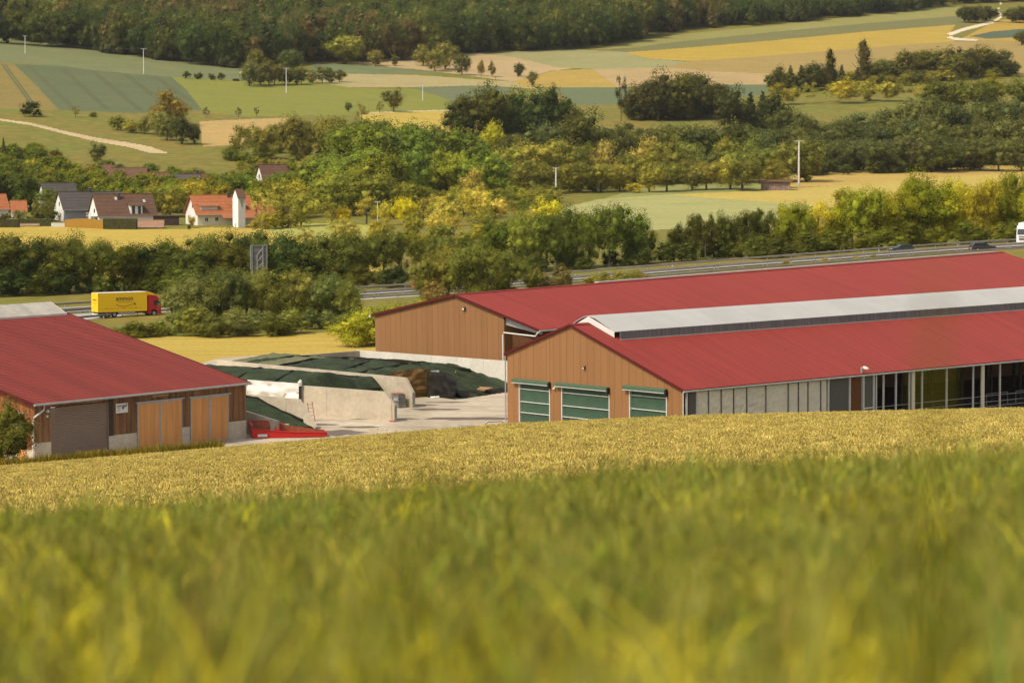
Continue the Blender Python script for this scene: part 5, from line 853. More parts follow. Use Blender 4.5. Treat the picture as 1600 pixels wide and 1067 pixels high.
# ------------------------------------------------------------------ trees
def rdir(n): v = np.random.randn(n, 3); return v / np.linalg.norm(v, axis=1, keepdims=True)
ICO = None
def ico():
    global ICO
    if ICO is None:
        import bmesh
        b = bmesh.new(); bmesh.ops.create_icosphere(b, subdivisions=2, radius=1); ICO = (np.array([v.co[:] for v in b.verts]), np.array([[v.index for v in f.verts] for f in b.faces])); b.free()
    return ICO
def crown(kind, seed, n=3200, ls=.034):
    np.random.seed(seed)
    if kind == 'round': nl = 26; c = rdir(nl) * (np.random.rand(nl, 1) ** .4) * [.36, .36, .34] + [0, 0, .54]; r = np.random.uniform(.11, .19, nl)
    elif kind == 'broad': nl = 34; c = rdir(nl) * (np.random.rand(nl, 1) ** .4) * [.39, .39, .38] + [0, 0, .47]; r = np.random.uniform(.10, .17, nl)
    elif kind == 'tall': nl = 28; c = rdir(nl) * (np.random.rand(nl, 1) ** .4) * [.28, .28, .40] + [0, 0, .52]; r = np.random.uniform(.09, .16, nl)
    elif kind == 'airy': nl = 20; c = rdir(nl) * (np.random.rand(nl, 1) ** .35) * [.34, .34, .36] + [0, 0, .58]; r = np.random.uniform(.06, .13, nl)
    elif kind == 'poplar': nl = 22; z = np.linspace(.18, .93, nl); c = np.stack([np.random.randn(nl) * .03, np.random.randn(nl) * .03, z], -1); r = .12 * np.sin(np.pi * (z * .9 + .05)) ** .5 + .01
    elif kind == 'conifer': nl = 26; z = np.linspace(.12, .96, nl); a = np.arange(nl) * 2.4; q = .20 * (1 - z); c = np.stack([q * np.cos(a), q * np.sin(a), z], -1); r = .035 + .15 * (1 - z)
    else: nl = 26; c = rdir(nl) * (np.random.rand(nl, 1) ** .4) * [.42, .42, .40] + [0, 0, .45]; c[:, 2] = np.abs(c[:, 2]); r = np.random.uniform(.12, .2, nl)
    if kind in ('round', 'broad', 'tall', 'airy', 'bush'):
        top = c[:, 2].max() + .12; c[:, 2] *= .98 / top if top > .98 else 1
    if kind not in ('poplar', 'conifer'):
        big, rb = c, r; m_ = 5; c = np.repeat(big, m_, 0) + rdir(nl * m_) * (np.repeat(rb, m_) * .85)[:, None]; r = np.repeat(rb, m_) * np.random.uniform(.42, .72, nl * m_); c = np.concatenate([big, c]); r = np.concatenate([rb * .8, r]); nl = len(c); q_ = c[:, 2] > .03; c = c[q_]; r = r[q_]; nl = len(c)
    k = np.random.choice(nl, n, p=(r ** 2) / (r ** 2).sum()); d = rdir(n); p = c[k] + d * (r[k] * np.random.uniform(.75, 1.3, n))[:, None]
    D = np.linalg.norm(p[:, None, :] - c[None], axis=2) / r[None]; D[np.arange(n), k] = 9; keep = D.min(1) > .5; keep &= (p[:, 2] > .02); p = p[keep]; d = d[keep]; n = len(p)
    nn = d + rdir(n) * .6; nn /= np.linalg.norm(nn, axis=1, keepdims=True); t = np.cross(nn, rdir(n)); t /= np.linalg.norm(t, axis=1, keepdims=True); b = np.cross(nn, t); s = (ls * np.random.uniform(.6, 1.25, n))[:, None]
    q = np.stack([p - t * s * .5, p - b * s * .35 + t * s * .1, p + t * s * .55, p + b * s * .35], 1).reshape(-1, 3); v = [q]; f = np.arange(n * 4).reshape(-1, 4); core_k = {'airy': .4, 'conifer': .6}.get(kind, .56)
    iv, if_ = ico(); off = n * 4; fs = []
    for i in range(min(nl, 34)):
        bump = 1 + .22 * np.random.randn(len(iv), 1); v.append(c[i] + iv * r[i] * core_k * bump); fs.append(if_ + off); off += len(iv)
    V = np.concatenate(v); tf = np.concatenate(fs); me = bpy.data.meshes.new(kind + '_crown'); me.vertices.add(len(V)); me.vertices.foreach_set('co', V.astype(np.float32).ravel())
    lp = np.concatenate([f.ravel(), tf.ravel()]); me.loops.add(len(lp)); me.loops.foreach_set('vertex_index', lp.astype(np.int32)); me.polygons.add(len(f) + len(tf))
    st = np.concatenate([np.arange(len(f)) * 4, len(f) * 4 + np.arange(len(tf)) * 3]); me.polygons.foreach_set('loop_start', st.astype(np.int32)); me.polygons.foreach_set('loop_total', np.concatenate([np.full(len(f), 4), np.full(len(tf), 3)]).astype(np.int32))
    me.materials.append(LEAF); me.update(calc_edges=True); return me
def trunk_mesh(seed):
    random.seed(seed); mb = MB(); mb.tube([(0, 0, -.06), (.01, 0, .15), (random.uniform(-.02, .02), random.uniform(-.02, .02), .35), (0, 0, .62)], [.03, .022, .017, .008], 7)
    for k in range(6):
        a = k * 1.05 + random.random(); z = random.uniform(.22, .5); mb.tube([(0, 0, z), (.12 * math.cos(a), .12 * math.sin(a), z + .1), (.25 * math.cos(a), .25 * math.sin(a), z + random.uniform(.18, .3))], [.011, .008, .004], 5)
    return mb.mesh('trunk', BARK)
PROT = {}
for kind, cnt, nn_, ls in (('round', 4, 6500, .030), ('broad', 4, 7500, .028), ('tall', 4, 6000, .028), ('airy', 3, 2600, .026), ('poplar', 2, 2200, .026), ('conifer', 2, 2600, .028), ('bush', 3, 3000, .04)):
    PROT[kind] = [crown(kind, 11 * i + len(kind) * 7, nn_, ls) for i in range(cnt)]
FINE = {k: [crown(k, 300 + 13 * i + len(k), 13000, .021) for i in range(3)] for k in ('round', 'broad', 'tall', 'airy')}; FINE['bush'] = [crown('bush', 400 + i, 10000, .026) for i in range(2)]
TRK = [trunk_mesh(i) for i in range(3)]
NT = [0]; rt = random.Random(5)
def tree(x, Y, h, w, kind, col, label, group=None, fine=False, name='tree', cat='tree', z=None):
    o = bpy.data.objects.new(name, None); COL.objects.link(o); o.location = (x, Y, (H(x, Y) if z is None else z) - .1); o.rotation_euler = (0, 0, rt.uniform(0, 6.28)); o.scale = (w, w, h); tag(o, label, cat, group); NT[0] += 1
    src = FINE if fine and kind in FINE else PROT
    c = link('crown', rt.choice(src[kind]), o); j = rt.uniform(.76, 1.28); c.color = (col[0] * j * rt.uniform(.93, 1.07), col[1] * j, col[2] * j * rt.uniform(.85, 1.15), 1)
    if kind not in ('bush',): link('trunk', rt.choice(TRK), o)
    return o
ORD = ['first', 'second', 'third', 'fourth', 'fifth', 'sixth', 'seventh', 'eighth', 'ninth', 'tenth', 'eleventh', 'twelfth', 'thirteenth', 'fourteenth', 'fifteenth', 'sixteenth', 'seventeenth', 'eighteenth', 'nineteenth', 'twentieth', 'twenty-first', 'twenty-second']
KW = {'round': 'rounded', 'broad': 'broad', 'tall': 'upright', 'airy': 'loose leaved', 'bush': 'low', 'poplar': 'columnar', 'conifer': 'pointed'}
FAR = []; WFK = 1.3
def row(label, group, x0, x1, n, Y, tops, wf, kinds, cols, jt=5, jx=.35, fine=False, jy=8, name='tree', cat='tree', hmin=2.5, far=False):
    Y0, Y1 = Y if isinstance(Y, tuple) else (Y, Y); tx, ty = zip(*tops); fs = sorted((i + .5) / n + rt.uniform(-jx, jx) / n for i in range(n))
    for i, f in enumerate(fs):
        px = x0 + (x1 - x0) * f; y = Y0 + (Y1 - Y0) * f + rt.uniform(-jy, jy); x = (px - 800) / F * y; top = float(np.interp(px, tx, ty)) + rt.uniform(-jt * .6, jt)
        zt = HC - (top - YH) / F * y; h = max(hmin, zt - H(x, y)); kd = rt.choice(kinds); w = h * wf * WFK * rt.uniform(.85, 1.2); c = rt.choice(cols)
        if far: j = rt.choice((.72, 1., 1.3)); FAR.append((x, y, H(x, y) - .1, w, h, kd, tuple(v * j for v in c))); continue
        tree(x, y, h, w, kd, c, '%s %s, %s from the left of the %s' % (KW[kd], name, ORD[i], group), group, fine, name, cat)
def C(r, g, b, k=1.25): return S(r, g, b * .86, k)
DK = [C(82, 88, 40), C(74, 84, 44), C(92, 92, 42)]; DKB = [C(82, 88, 54), C(90, 92, 52), C(96, 96, 54)]; MID = [C(104, 112, 42), C(96, 104, 44), C(118, 118, 46)]; YG = [C(160, 152, 48), C(150, 146, 54), C(172, 156, 56)]; OL = [C(130, 122, 58), C(120, 116, 58), C(140, 128, 62)]; GY = [C(176, 152, 72), C(164, 140, 68)]; BRT = [C(190, 172, 40), C(198, 170, 44)]; GG = [C(104, 106, 60), C(96, 100, 58), C(112, 112, 58)]; RICH = [C(100, 112, 46), C(112, 120, 48), C(92, 102, 46)]; BR = [C(120, 104, 58), C(112, 98, 58)]  # DK, DKB: cloud shade over hedgerow and right wood put into leaf colour
# hedgerow beyond the motorway, left to right
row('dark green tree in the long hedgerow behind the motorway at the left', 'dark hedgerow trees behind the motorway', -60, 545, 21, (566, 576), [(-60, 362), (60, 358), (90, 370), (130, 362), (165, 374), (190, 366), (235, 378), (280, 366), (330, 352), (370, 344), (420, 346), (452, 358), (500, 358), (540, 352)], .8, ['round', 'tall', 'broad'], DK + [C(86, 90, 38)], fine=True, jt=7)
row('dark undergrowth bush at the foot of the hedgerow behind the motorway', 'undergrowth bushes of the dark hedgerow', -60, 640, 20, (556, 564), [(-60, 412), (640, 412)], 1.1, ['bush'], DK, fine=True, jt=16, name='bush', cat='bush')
row('slender tree with visible trunk between the road sign and the motorway gap', 'slender trees behind the motorway gap', 520, 745, 7, (578, 584), [(520, 358), (560, 350), (640, 358), (740, 352)], .6, ['tall', 'airy', 'round'], [C(88, 92, 42), C(98, 100, 44)], fine=True, jt=8)
row('full green tree in the middle stretch of the motorway hedgerow', 'full green hedgerow trees in the middle', 765, 1015, 10, (588, 594), [(765, 345), (790, 328), (860, 330), (900, 318), (940, 309), (985, 312), (1015, 350)], .62, ['round', 'broad', 'tall'], [C(96, 104, 42), C(86, 96, 40), C(104, 108, 48)], fine=True, jt=8)
row('undergrowth bush below the middle hedgerow trees', 'undergrowth bushes in the middle', 700, 1230, 16, (578, 588), [(700, 400), (1230, 365)], 1.2, ['bush'], [C(88, 92, 42), C(80, 86, 42)], fine=True, jt=14, name='bush', cat='bush')
row('dark narrow tree in the thin stretch of hedgerow below the pale field', 'dark narrow hedgerow trees', 1040, 1215, 9, (594, 598), [(1020, 350), (1050, 345), (1075, 336), (1110, 322), (1150, 328), (1190, 322), (1215, 320)], .5, ['tall', 'airy', 'round'], [C(80, 82, 38), C(86, 86, 40)], fine=True, jt=8)
row('yellow green tree catching the light in the hedgerow at the right', 'yellow green hedgerow trees at the right', 1215, 1640, 17, (600, 606), [(1215, 318), (1250, 305), (1300, 300), (1330, 285), (1370, 288), (1400, 270), (1440, 262), (1500, 262), (1530, 280), (1570, 262), (1640, 258)], .62, ['round', 'tall', 'airy'], [C(146, 142, 40), C(156, 148, 44), C(130, 132, 44), C(164, 150, 50)], fine=True, jt=10)
row('dark undergrowth bush below the yellow green hedgerow trees', 'undergrowth bushes at the right', 1215, 1640, 14, (592, 597), [(1215, 352), (1640, 335)], 1.15, ['bush'], [C(84, 86, 36), C(96, 96, 38)], fine=True, jt=14, name='bush', cat='bush')
# this side of the motorway
row('large grey green tree in the clump on the near side of the motorway', 'grey green clump before the motorway', 268, 565, 11, (462, 478), [(255, 452), (285, 422), (340, 410), (380, 412), (410, 414), (440, 412), (500, 414), (545, 432), (570, 462)], .72, ['broad', 'round'], GG + [C(116, 112, 58)], fine=True, jt=6)
row('low bush at the foot of the grey green clump', 'low bushes before the grey green clump', 262, 575, 12, (452, 462), [(262, 478), (575, 478)], 1.15, ['bush'], GG, fine=True, jt=10, name='bush', cat='bush')
row('broad olive tree in the group rising above the rear barn roof', 'olive trees above the rear roof', 655, 845, 7, (498, 505), [(645, 425), (680, 382), (720, 366), (760, 376), (800, 384), (850, 424)], .75, ['broad', 'round'], [C(108, 108, 50), C(118, 112, 52), C(100, 102, 50)], fine=True, jt=5)
row('brownish bush at the road edge just above the rear barn roof', 'brownish bushes above the rear roof', 640, 905, 6, (488, 520), [(640, 428), (700, 440), (850, 418), (880, 406), (905, 414)], .9, ['bush'], BR, fine=True, jt=5, name='bush', cat='bush')
row('low olive brown shrub in the strip between motorway and rear roof', 'olive brown shrubs along the motorway', 925, 1010, 6, (512, 524), [(925, 420), (1010, 420)], 1.2, ['bush'], BR + OL, fine=True, jt=4, name='bush', cat='bush')
row('green roadside bush behind the left barn roof', 'bushes on the embankment left', 180, 268, 6, (440, 462), [(180, 500), (268, 500)], 1.4, ['bush'], [C(112, 106, 44), C(100, 100, 44)], fine=True, jt=8, name='bush', cat='bush', hmin=1.5)
row('bright green shrub beside the gable of the rear barn', 'bright shrubs left of the rear gable', 560, 660, 7, (432, 444), [(560, 480), (610, 470), (660, 466)], 1.2, ['bush'], [C(132, 130, 40), C(112, 120, 42)], fine=True, jt=6, name='bush', cat='bush', hmin=2)
row('tiny bush growing in the motorway median', 'small median bushes', 1210, 1400, 4, (544, 550), [(1210, 406), (1400, 396)], 1.6, ['bush'], OL, fine=True, jt=3, jy=1, name='bush', cat='bush', hmin=1.)
o = tree(at(2, 700, 262).x, 262, 7.2, 5.8, 'bush', C(98, 92, 44), 'leafy bush at the left edge in front of the timber barn gable', None, True, 'bush', 'bush', z=1.2)
# village gardens
row('dark tree in the gardens at the far left behind the village', 'dark garden trees at the left', -20, 145, 8, (938, 950), [(-20, 262), (0, 268), (40, 268), (75, 276), (110, 288), (145, 288)], .8, ['round', 'broad'], [C(74, 82, 38), C(84, 88, 42)], jt=7)
row('dense garden tree behind the village houses', 'dense garden trees behind the houses', 135, 445, 15, (935, 955), [(135, 288), (190, 282), (230, 282), (262, 276), (300, 280), (350, 262), (392, 270), (440, 284)], .9, ['broad', 'round'], MID[:2] + [C(132, 124, 44), C(150, 136, 50)], jt=6)
row('tall dark tree on the lane at the far left', 'tall dark trees by the lane', -25, 45, 4, (1062, 1070), [(-25, 225), (10, 213), (45, 238)], .5, ['tall', 'conifer'], [C(82, 82, 42)], jt=6)
row('garden tree standing between the roofs of the upper village', 'garden trees in the upper village', 40, 330, 10, (1022, 1040), [(40, 245), (100, 262), (150, 280), (200, 278), (240, 286), (330, 276)], .8, ['round', 'tall', 'broad'], [C(110, 108, 48), C(134, 124, 52)], jt=7, far=True)
row('fruit tree in the front garden of the white gabled house', 'front garden trees', 45, 82, 2, 900, [(45, 322), (82, 298)], .55, ['airy', 'tall'], [C(112, 104, 56)], jt=3)
row('x', 'front bushes by the left garden houses', -20, 82, 6, (897, 902), [(-20, 326), (20, 330), (50, 318), (82, 312)], .75, ['round', 'bush', 'airy'], [C(92, 94, 46), C(110, 106, 50)], jt=5)
row('x', 'trees close behind the village roofs', 60, 300, 9, (925, 932), [(60, 290), (110, 288), (200, 288), (250, 284), (300, 290)], .7, ['round', 'broad'], [C(104, 104, 46), C(126, 118, 50), C(92, 96, 44)], jt=5)
tree(at(300, 340, 872).x, 872, 4.0, 2.9, 'round', C(150, 132, 40), 'small round clipped tree before the white gable of the orange roofed house'); tree(at(296, 356, 862).x, 862, 1.7, 1.5, 'bush', C(90, 92, 40), 'tiny dark bush on the lawn by the yellow field', None, False, 'bush', 'bush')
row('shrub in the garden below the white tower', 'shrubs below the white tower', 395, 470, 5, (862, 868), [(395, 340), (420, 328), (470, 340)], 1.2, ['bush'], [C(150, 136, 48), C(134, 126, 50)], jt=4, name='bush', cat='bush')
for k, (xa, xb, Ya, h_, lb_) in enumerate(((-30, 29, 878, 2.2, 'dark clipped hedge section at the left edge of the yellow field'), (30, 80, 884, 2., 'green clipped hedge section behind the timber stack'), (161, 213, 866, 2.9, 'tall dark clipped hedge section before the brown roofed house'))):
    a, b = ground_at(xa, Ya), ground_at(xb, Ya - 2); t = thing('hedge', lb_, 'hedge', a, math.atan2((b - a).y, (b - a).x)); l = (b - a).length
    core = MB().box(0, l, .1, 1.2, -.5, h_).build('hedge_core', HEDG, t); nl = int(l * h_ * 60); p_ = np.random.rand(nl, 3) * [l, 1.3, h_ + .1]; p_[: nl // 2, 1] = np.random.uniform(-.02, .15, nl // 2); p_[nl // 2:, 2] = h_ + np.random.uniform(-.05, .1, nl - nl // 2)
    s = .14; q = np.stack([p_ + rdir(nl) * s, p_ + rdir(nl) * s, p_ + rdir(nl) * s], 1).reshape(-1, 3); me = npmesh('hedge_leaves', q, np.arange(nl * 3).reshape(-1, 3), LEAF, False, 3); o = link('hedge_leaves', me, t); o.color = (*[C(92, 84, 36), C(96, 100, 42), C(96, 84, 34)][k], 1)
# wood along the stream
row('olive brown tree at the back of the stream wood, below the pasture', 'olive trees at the back of the stream wood', 355, 610, 11, (1110, 1135), [(355, 208), (375, 190), (430, 180), (520, 175), (560, 185), (610, 184)], .62, ['tall', 'round', 'airy'], [C(108, 102, 52), C(122, 114, 56), C(98, 98, 50)], jt=8, far=True)
row('rich green broad tree in the middle of the stream wood', 'rich green stream wood trees', 515, 745, 8, (1035, 1055), [(515, 196), (570, 186), (620, 182), (680, 190), (745, 208)], .85, ['broad', 'round'], RICH, jt=6)
row('green tree in the second row of the stream wood', 'second row stream wood trees', 430, 810, 13, (975, 1000), [(430, 255), (500, 240), (560, 228), (620, 222), (700, 222), (760, 230), (810, 252)], .85, ['broad', 'round', 'tall'], RICH + [C(128, 128, 48), C(116, 120, 46)], jt=9)
row('yellow olive tree in the stream wood beside the village', 'yellow olive stream wood trees', 395, 860, 15, (915, 935), [(395, 280), (450, 286), (500, 268), (560, 258), (600, 268), (680, 300), (740, 272), (790, 288), (860, 305)], .85, ['broad', 'round', 'tall'], [C(146, 138, 56), C(128, 126, 52), C(158, 146, 60)], jt=9)
row('pale yellow green tree at the front of the stream wood', 'pale front stream wood trees', 400, 800, 13, (858, 875), [(400, 288), (440, 290), (500, 300), (540, 312), (580, 300), (640, 318), (690, 298), (730, 290), (800, 318)], .8, ['broad', 'round', 'airy'], [C(172, 158, 70), C(160, 150, 66), C(182, 164, 80)], jt=10)
row('x', 'pale low trees nearest the motorway hedgerow', 470, 880, 13, (765, 800), [(470, 350), (540, 338), (640, 330), (760, 322), (830, 318), (880, 330)], .85, ['broad', 'round', 'airy'], [C(170, 158, 72), C(152, 144, 66), C(180, 164, 82), C(130, 130, 58)], jt=8)
row('low bush at the front edge of the stream wood', 'low bushes before the stream wood', 560, 900, 11, (700, 730), [(460, 365), (560, 358), (640, 350), (760, 345), (900, 340)], 1., ['bush'], [C(140, 132, 52), C(120, 118, 50)], jt=9, name='bush', cat='bush')
tree(at(632, 340, 855).x, 855, 9.5, 9.3, 'round', C(196, 178, 44), 'bright yellow round tree standing out in the middle of the stream wood'); tree(at(535, 345, 858).x, 858, 5.6, 5., 'round', C(196, 172, 36), 'small bright yellow bush left of the large yellow tree'); tree(at(855, 330, 800).x, 800, 8.6, 9, 'round', C(188, 178, 58), 'bright lemon green tree below the middle power pole')
tree(at(738, 275, 930).x, 930, 13.5, 11, 'airy', C(168, 148, 86), 'tan coloured tree crown above the pale trees in the middle'); tree(at(700, 330, 840).x, 840, 9, 9, 'bush', C(158, 142, 70), 'pale willow bush in front of the stream wood', None, False, 'bush', 'bush')
# dark trees and the mixed wood in the centre
row('big dark oak in the group right of the small yellow field', 'dark oaks in the centre', 708, 905, 9, (1245, 1265), [(705, 162), (730, 140), (780, 132), (820, 142), (850, 120), (875, 150), (905, 165)], .75, ['broad', 'round'], [C(66, 76, 36), C(74, 80, 40), C(86, 86, 44)], jt=6)
tree(at(772, 200, 1180).x, 1180, 15, 13, 'round', C(150, 146, 48), 'light green pointed tree in front of the dark oaks'); tree(at(866, 150, 1330).x, 1330, 19, 7, 'tall', C(104, 98, 52), 'tall narrow tree above the dark oaks'); tree(at(810, 120, 1660).x, 1660, 8, 8, 'round', C(78, 80, 44), 'small dark tree at the edge of the tan field'); tree(at(832, 125, 1600).x, 1600, 8, 7, 'round', C(96, 92, 48), 'small olive tree next to the field path')
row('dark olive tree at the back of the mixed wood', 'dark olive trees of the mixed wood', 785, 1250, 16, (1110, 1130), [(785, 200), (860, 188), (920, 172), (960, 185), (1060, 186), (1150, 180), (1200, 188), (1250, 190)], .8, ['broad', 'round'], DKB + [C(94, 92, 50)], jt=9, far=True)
row('grey green tree in the middle of the mixed wood', 'grey green trees of the mixed wood', 790, 1265, 16, (1050, 1070), [(790, 225), (840, 208), (900, 216), (960, 235), (1010, 228), (1060, 216), (1130, 208), (1200, 212), (1265, 216)], .85, ['broad', 'round'], [C(120, 118, 56), C(108, 110, 56), C(134, 128, 60)], jt=8)
row('olive green tree at the front of the mixed wood', 'front trees of the mixed wood', 800, 1215, 13, (1000, 1030), [(800, 255), (840, 236), (900, 250), (950, 246), (1000, 250), (1060, 245), (1110, 238), (1160, 242), (1215, 238)], .9, ['broad', 'round'], [C(116, 112, 54), C(140, 132, 58), C(126, 120, 56)], jt=8)
tree(at(945, 290, 1055).x, 1055, 17, 17, 'broad', C(168, 148, 78), 'golden willow at the front edge of the mixed wood, left one'); tree(at(1018, 290, 1075).x, 1075, 18, 19, 'broad', C(164, 144, 76), 'larger golden brown willow right of the first golden willow'); tree(at(990, 300, 1010).x, 1010, 3.8, 7.5, 'bush', C(164, 150, 58), 'low round bush at the corner of the pale field', None, False, 'bush', 'bush'); tree(at(1255, 290, 1100).x, 1100, 3.6, 2.8, 'bush', C(80, 82, 36), 'small dark bush at the foot of the tall white pole', None, False, 'bush', 'bush')
row('dark tree in the compact clump before the tan fields', 'dark compact clump in the centre', 985, 1122, 7, (1370, 1390), [(985, 122), (1010, 118), (1050, 110), (1085, 105), (1122, 125)], .85, ['broad', 'round'], [C(74, 74, 42), C(84, 80, 44)], jt=4)
tree(at(970, 150, 1370).x, 1370, 22, 8, 'airy', C(74, 74, 40), 'tall slim tree with a bare trunk left of the dark clump'); row('dark tree at the right end of the tan field, near the bend of the path', 'dark trees by the path bend', 1135, 1215, 4, (1290, 1310), [(1135, 132), (1165, 140), (1215, 140)], .8, ['round', 'conifer'], [C(70, 72, 40)], jt=4)
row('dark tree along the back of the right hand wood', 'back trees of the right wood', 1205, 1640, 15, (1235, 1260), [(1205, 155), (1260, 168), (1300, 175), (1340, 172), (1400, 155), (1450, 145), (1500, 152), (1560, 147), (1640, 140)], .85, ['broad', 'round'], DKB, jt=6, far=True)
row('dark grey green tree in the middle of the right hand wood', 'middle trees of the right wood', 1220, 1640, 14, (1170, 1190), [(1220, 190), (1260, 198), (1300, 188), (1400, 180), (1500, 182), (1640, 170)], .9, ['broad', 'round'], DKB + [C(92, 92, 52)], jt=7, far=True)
row('dark tree at the front edge of the right hand wood, above the yellow field', 'front trees of the right wood', 1262, 1640, 13, (1128, 1160), [(1262, 238), (1290, 212), (1350, 208), (1420, 202), (1500, 198), (1560, 212), (1640, 205)], .9, ['broad', 'round'], [C(88, 90, 52), C(78, 82, 50), C(96, 96, 54)], jt=8)  # leaf colours darkened for the cloud shade on this wood too
tree(at(1300, 262, 1140).x, 1140, 5, 7.5, 'bush', C(120, 116, 56), 'rounded olive bush at the front of the right hand wood', None, False, 'bush', 'bush'); tree(at(1215, 250, 1080).x, 1080, 11, 13, 'broad', C(124, 122, 50), 'broad green tree behind the field shed')
# hill clump at the right
row('dark green tree in the big clump on the right hand hill', 'big clump on the right hill', 1340, 1580, 12, (1610, 1660), [(1340, 108), (1370, 88), (1420, 72), (1500, 66), (1550, 76), (1590, 98)], .95, ['broad', 'round'], [C(88, 86, 44), C(78, 80, 42), C(98, 94, 46)], jt=5)
row('tree at the left end of the hill clump', 'trees left of the hill clump', 1205, 1345, 7, (1540, 1580), [(1205, 104), (1240, 104), (1275, 98), (1345, 106)], .8, ['round', 'tall', 'conifer'], [C(82, 82, 42), C(74, 74, 42)], jt=5)
tree(at(1295, 130, 1550).x, 1550, 22, 19, 'poplar', C(78, 76, 42), 'left one of the two columnar poplars on the hill'); tree(at(1348, 130, 1560).x, 1560, 26, 24, 'poplar', C(80, 76, 44), 'right and taller one of the two columnar poplars on the hill')
row('light green young tree before the hill clump', 'light young trees before the hill clump', 1205, 1470, 11, (1470, 1500), [(1205, 125), (1290, 128), (1370, 122), (1470, 128)], .9, ['round', 'airy'], [C(150, 140, 62), C(166, 150, 60), C(134, 128, 62)], jt=6, far=True); row('bright yellow green bush at the right of the hill clump', 'bright bushes on the right hill', 1440, 1600, 5, (1420, 1450), [(1440, 124), (1500, 122), (1600, 115)], .9, ['round'], [C(158, 150, 48), C(100, 102, 46)], jt=8, far=True)
row('dark tree beside the white track at the top right', 'trees by the white track', 1495, 1548, 6, (2180, 2220), [(1500, 8), (1545, 6)], .85, ['broad', 'round'], [C(74, 74, 40)], jt=3, far=True); row('dark tree at the top right corner', 'trees in the top right corner', 1568, 1640, 6, (2200, 2240), [(1570, 10), (1640, 8)], .9, ['broad'], [C(78, 78, 42)], jt=3, far=True); tree(at(1593, 66, 1950).x, 1950, 11, 12, 'broad', C(80, 80, 42), 'dark tree at the right edge beside the blue green field')
# single trees on the left hill
def single(px, pyb, pyt, wpx, kind, col, label, name='tree', fine=False):
    p = hit(px, pyb, 600); k = p.y / F; tree(p.x, p.y, (pyb - pyt) * k, wpx * k * 1.05, kind, col, label, None, fine, name, name)
single(52.5, 183, 155, 36, 'bush', C(58, 64, 34), 'single dark round bush on the slope at the left', 'bush'); single(153, 260, 222, 28, 'round', C(92, 92, 44), 'single tree below the end of the dirt track'); single(88, 258, 228, 25, 'round', C(104, 94, 48), 'smaller brownish tree left of the single tree on the slope')
single(120, 184, 164, 22, 'airy', C(116, 112, 62), 'thin sapling at the lower edge of the blue green field'); single(148, 184, 174, 14, 'bush', C(104, 102, 50), 'small shrub right of the thin sapling', 'bush'); single(323, 184, 166, 17, 'airy', C(96, 96, 52), 'first small fruit tree below the pasture, next to the willow clump'); single(374, 184, 166, 16, 'airy', C(100, 96, 50), 'second small fruit tree below the pasture'); single(402, 182, 166, 14, 'airy', C(92, 92, 50), 'third small fruit tree below the pasture')
single(545, 176, 157, 15, 'round', C(92, 100, 46), 'small upright tree at the end of the pasture'); single(566, 190, 160, 26, 'airy', C(116, 106, 58), 'bare looking brown tree beside the small upright tree'); single(594, 177, 157, 17, 'airy', C(110, 102, 54), 'small tree left of the spreading single tree'); single(615.5, 175, 139, 38, 'round', C(104, 98, 52), 'spreading single tree at the edge of the small yellow field')
for px, w_ in ((294, 14), (312, 16), (332, 14), (347, 15), (371, 14)): single(px, 124 + (px - 294) * .045, 111 + (px - 294) * .05 + (8 if px > 360 else 0), w_, 'bush', C(76, 80, 46), {294: 'leftmost dark bush of the short hedge on the hill', 312: 'second dark bush of the short hedge on the hill', 332: 'third dark bush of the short hedge on the hill', 347: 'fourth dark bush of the short hedge on the hill', 371: 'flat bush at the end of the short hedge on the hill'}[px], 'bush')
single(262, 196, 135, 74, 'broad', C(150, 132, 68), 'large pale willow crown at the top of the clump on the left slope'); single(248, 212, 165, 44, 'broad', C(110, 106, 56), 'olive tree in the middle of the clump on the left slope'); single(285, 226, 173, 46, 'broad', C(84, 88, 48), 'dark green tree at the right foot of the clump on the left slope'); single(262, 220, 178, 44, 'broad', C(96, 98, 52), 'green tree below the pale willow crown'); single(185, 204, 178, 32, 'broad', C(98, 98, 50), 'leftmost bush of the clump on the left slope'); single(208, 208, 182, 34, 'broad', C(124, 116, 54), 'yellowish bush of the clump on the left slope'); single(304, 226, 190, 26, 'broad', C(80, 84, 46), 'last dark bush at the right end of the clump on the left slope'); single(228, 210, 176, 30, 'broad', C(112, 108, 56), 'medium bush between the yellowish bush and the willow')
row('tree in the avenue running along the upper edge of the pasture', 'avenue above the pasture', 388, 535, 11, (1490, 1560), [(388, 88), (420, 95), (470, 102), (535, 106)], .8, ['round', 'broad'], [C(106, 102, 56), C(96, 94, 54)], jt=3, jy=4); single(400, 122, 70, 40, 'broad', C(112, 108, 58), 'tall olive tree at the left end of the avenue'); single(458, 112, 72, 52, 'broad', C(78, 82, 46), 'dark domed tree behind the avenue')
for px, pyb, pyt, w_, c_, lb_ in ((540, 101, 48, 70, C(118, 112, 56), 'wide light olive tree before the forest edge'), (500, 98, 55, 50, C(96, 98, 50), 'tree at the left of the wide olive tree'), (588, 104, 76, 30, C(120, 112, 62), 'pale bush at the forest edge'), (618, 104, 85, 20, C(108, 104, 58), 'round pale bush right of the forest edge bush'), (662, 104, 66, 34, C(122, 114, 60), 'leftmost olive tree of the group on the tan field'), (696, 110, 62, 44, C(126, 118, 60), 'tallest olive tree of the group on the tan field'), (722, 118, 80, 32, C(108, 104, 56), 'rightmost olive tree of the group on the tan field'), (752, 120, 93, 17, C(110, 98, 56), 'left one of the two small brown trees on the tan field'), (769, 121, 95, 20, C(116, 100, 58), 'right one of the two small brown trees on the tan field'), (680, 112, 74, 34, C(112, 108, 56), 'middle olive tree of the group on the tan field')): single(px, pyb, pyt, w_, 'broad' if w_ > 25 else 'tall', c_, lb_)
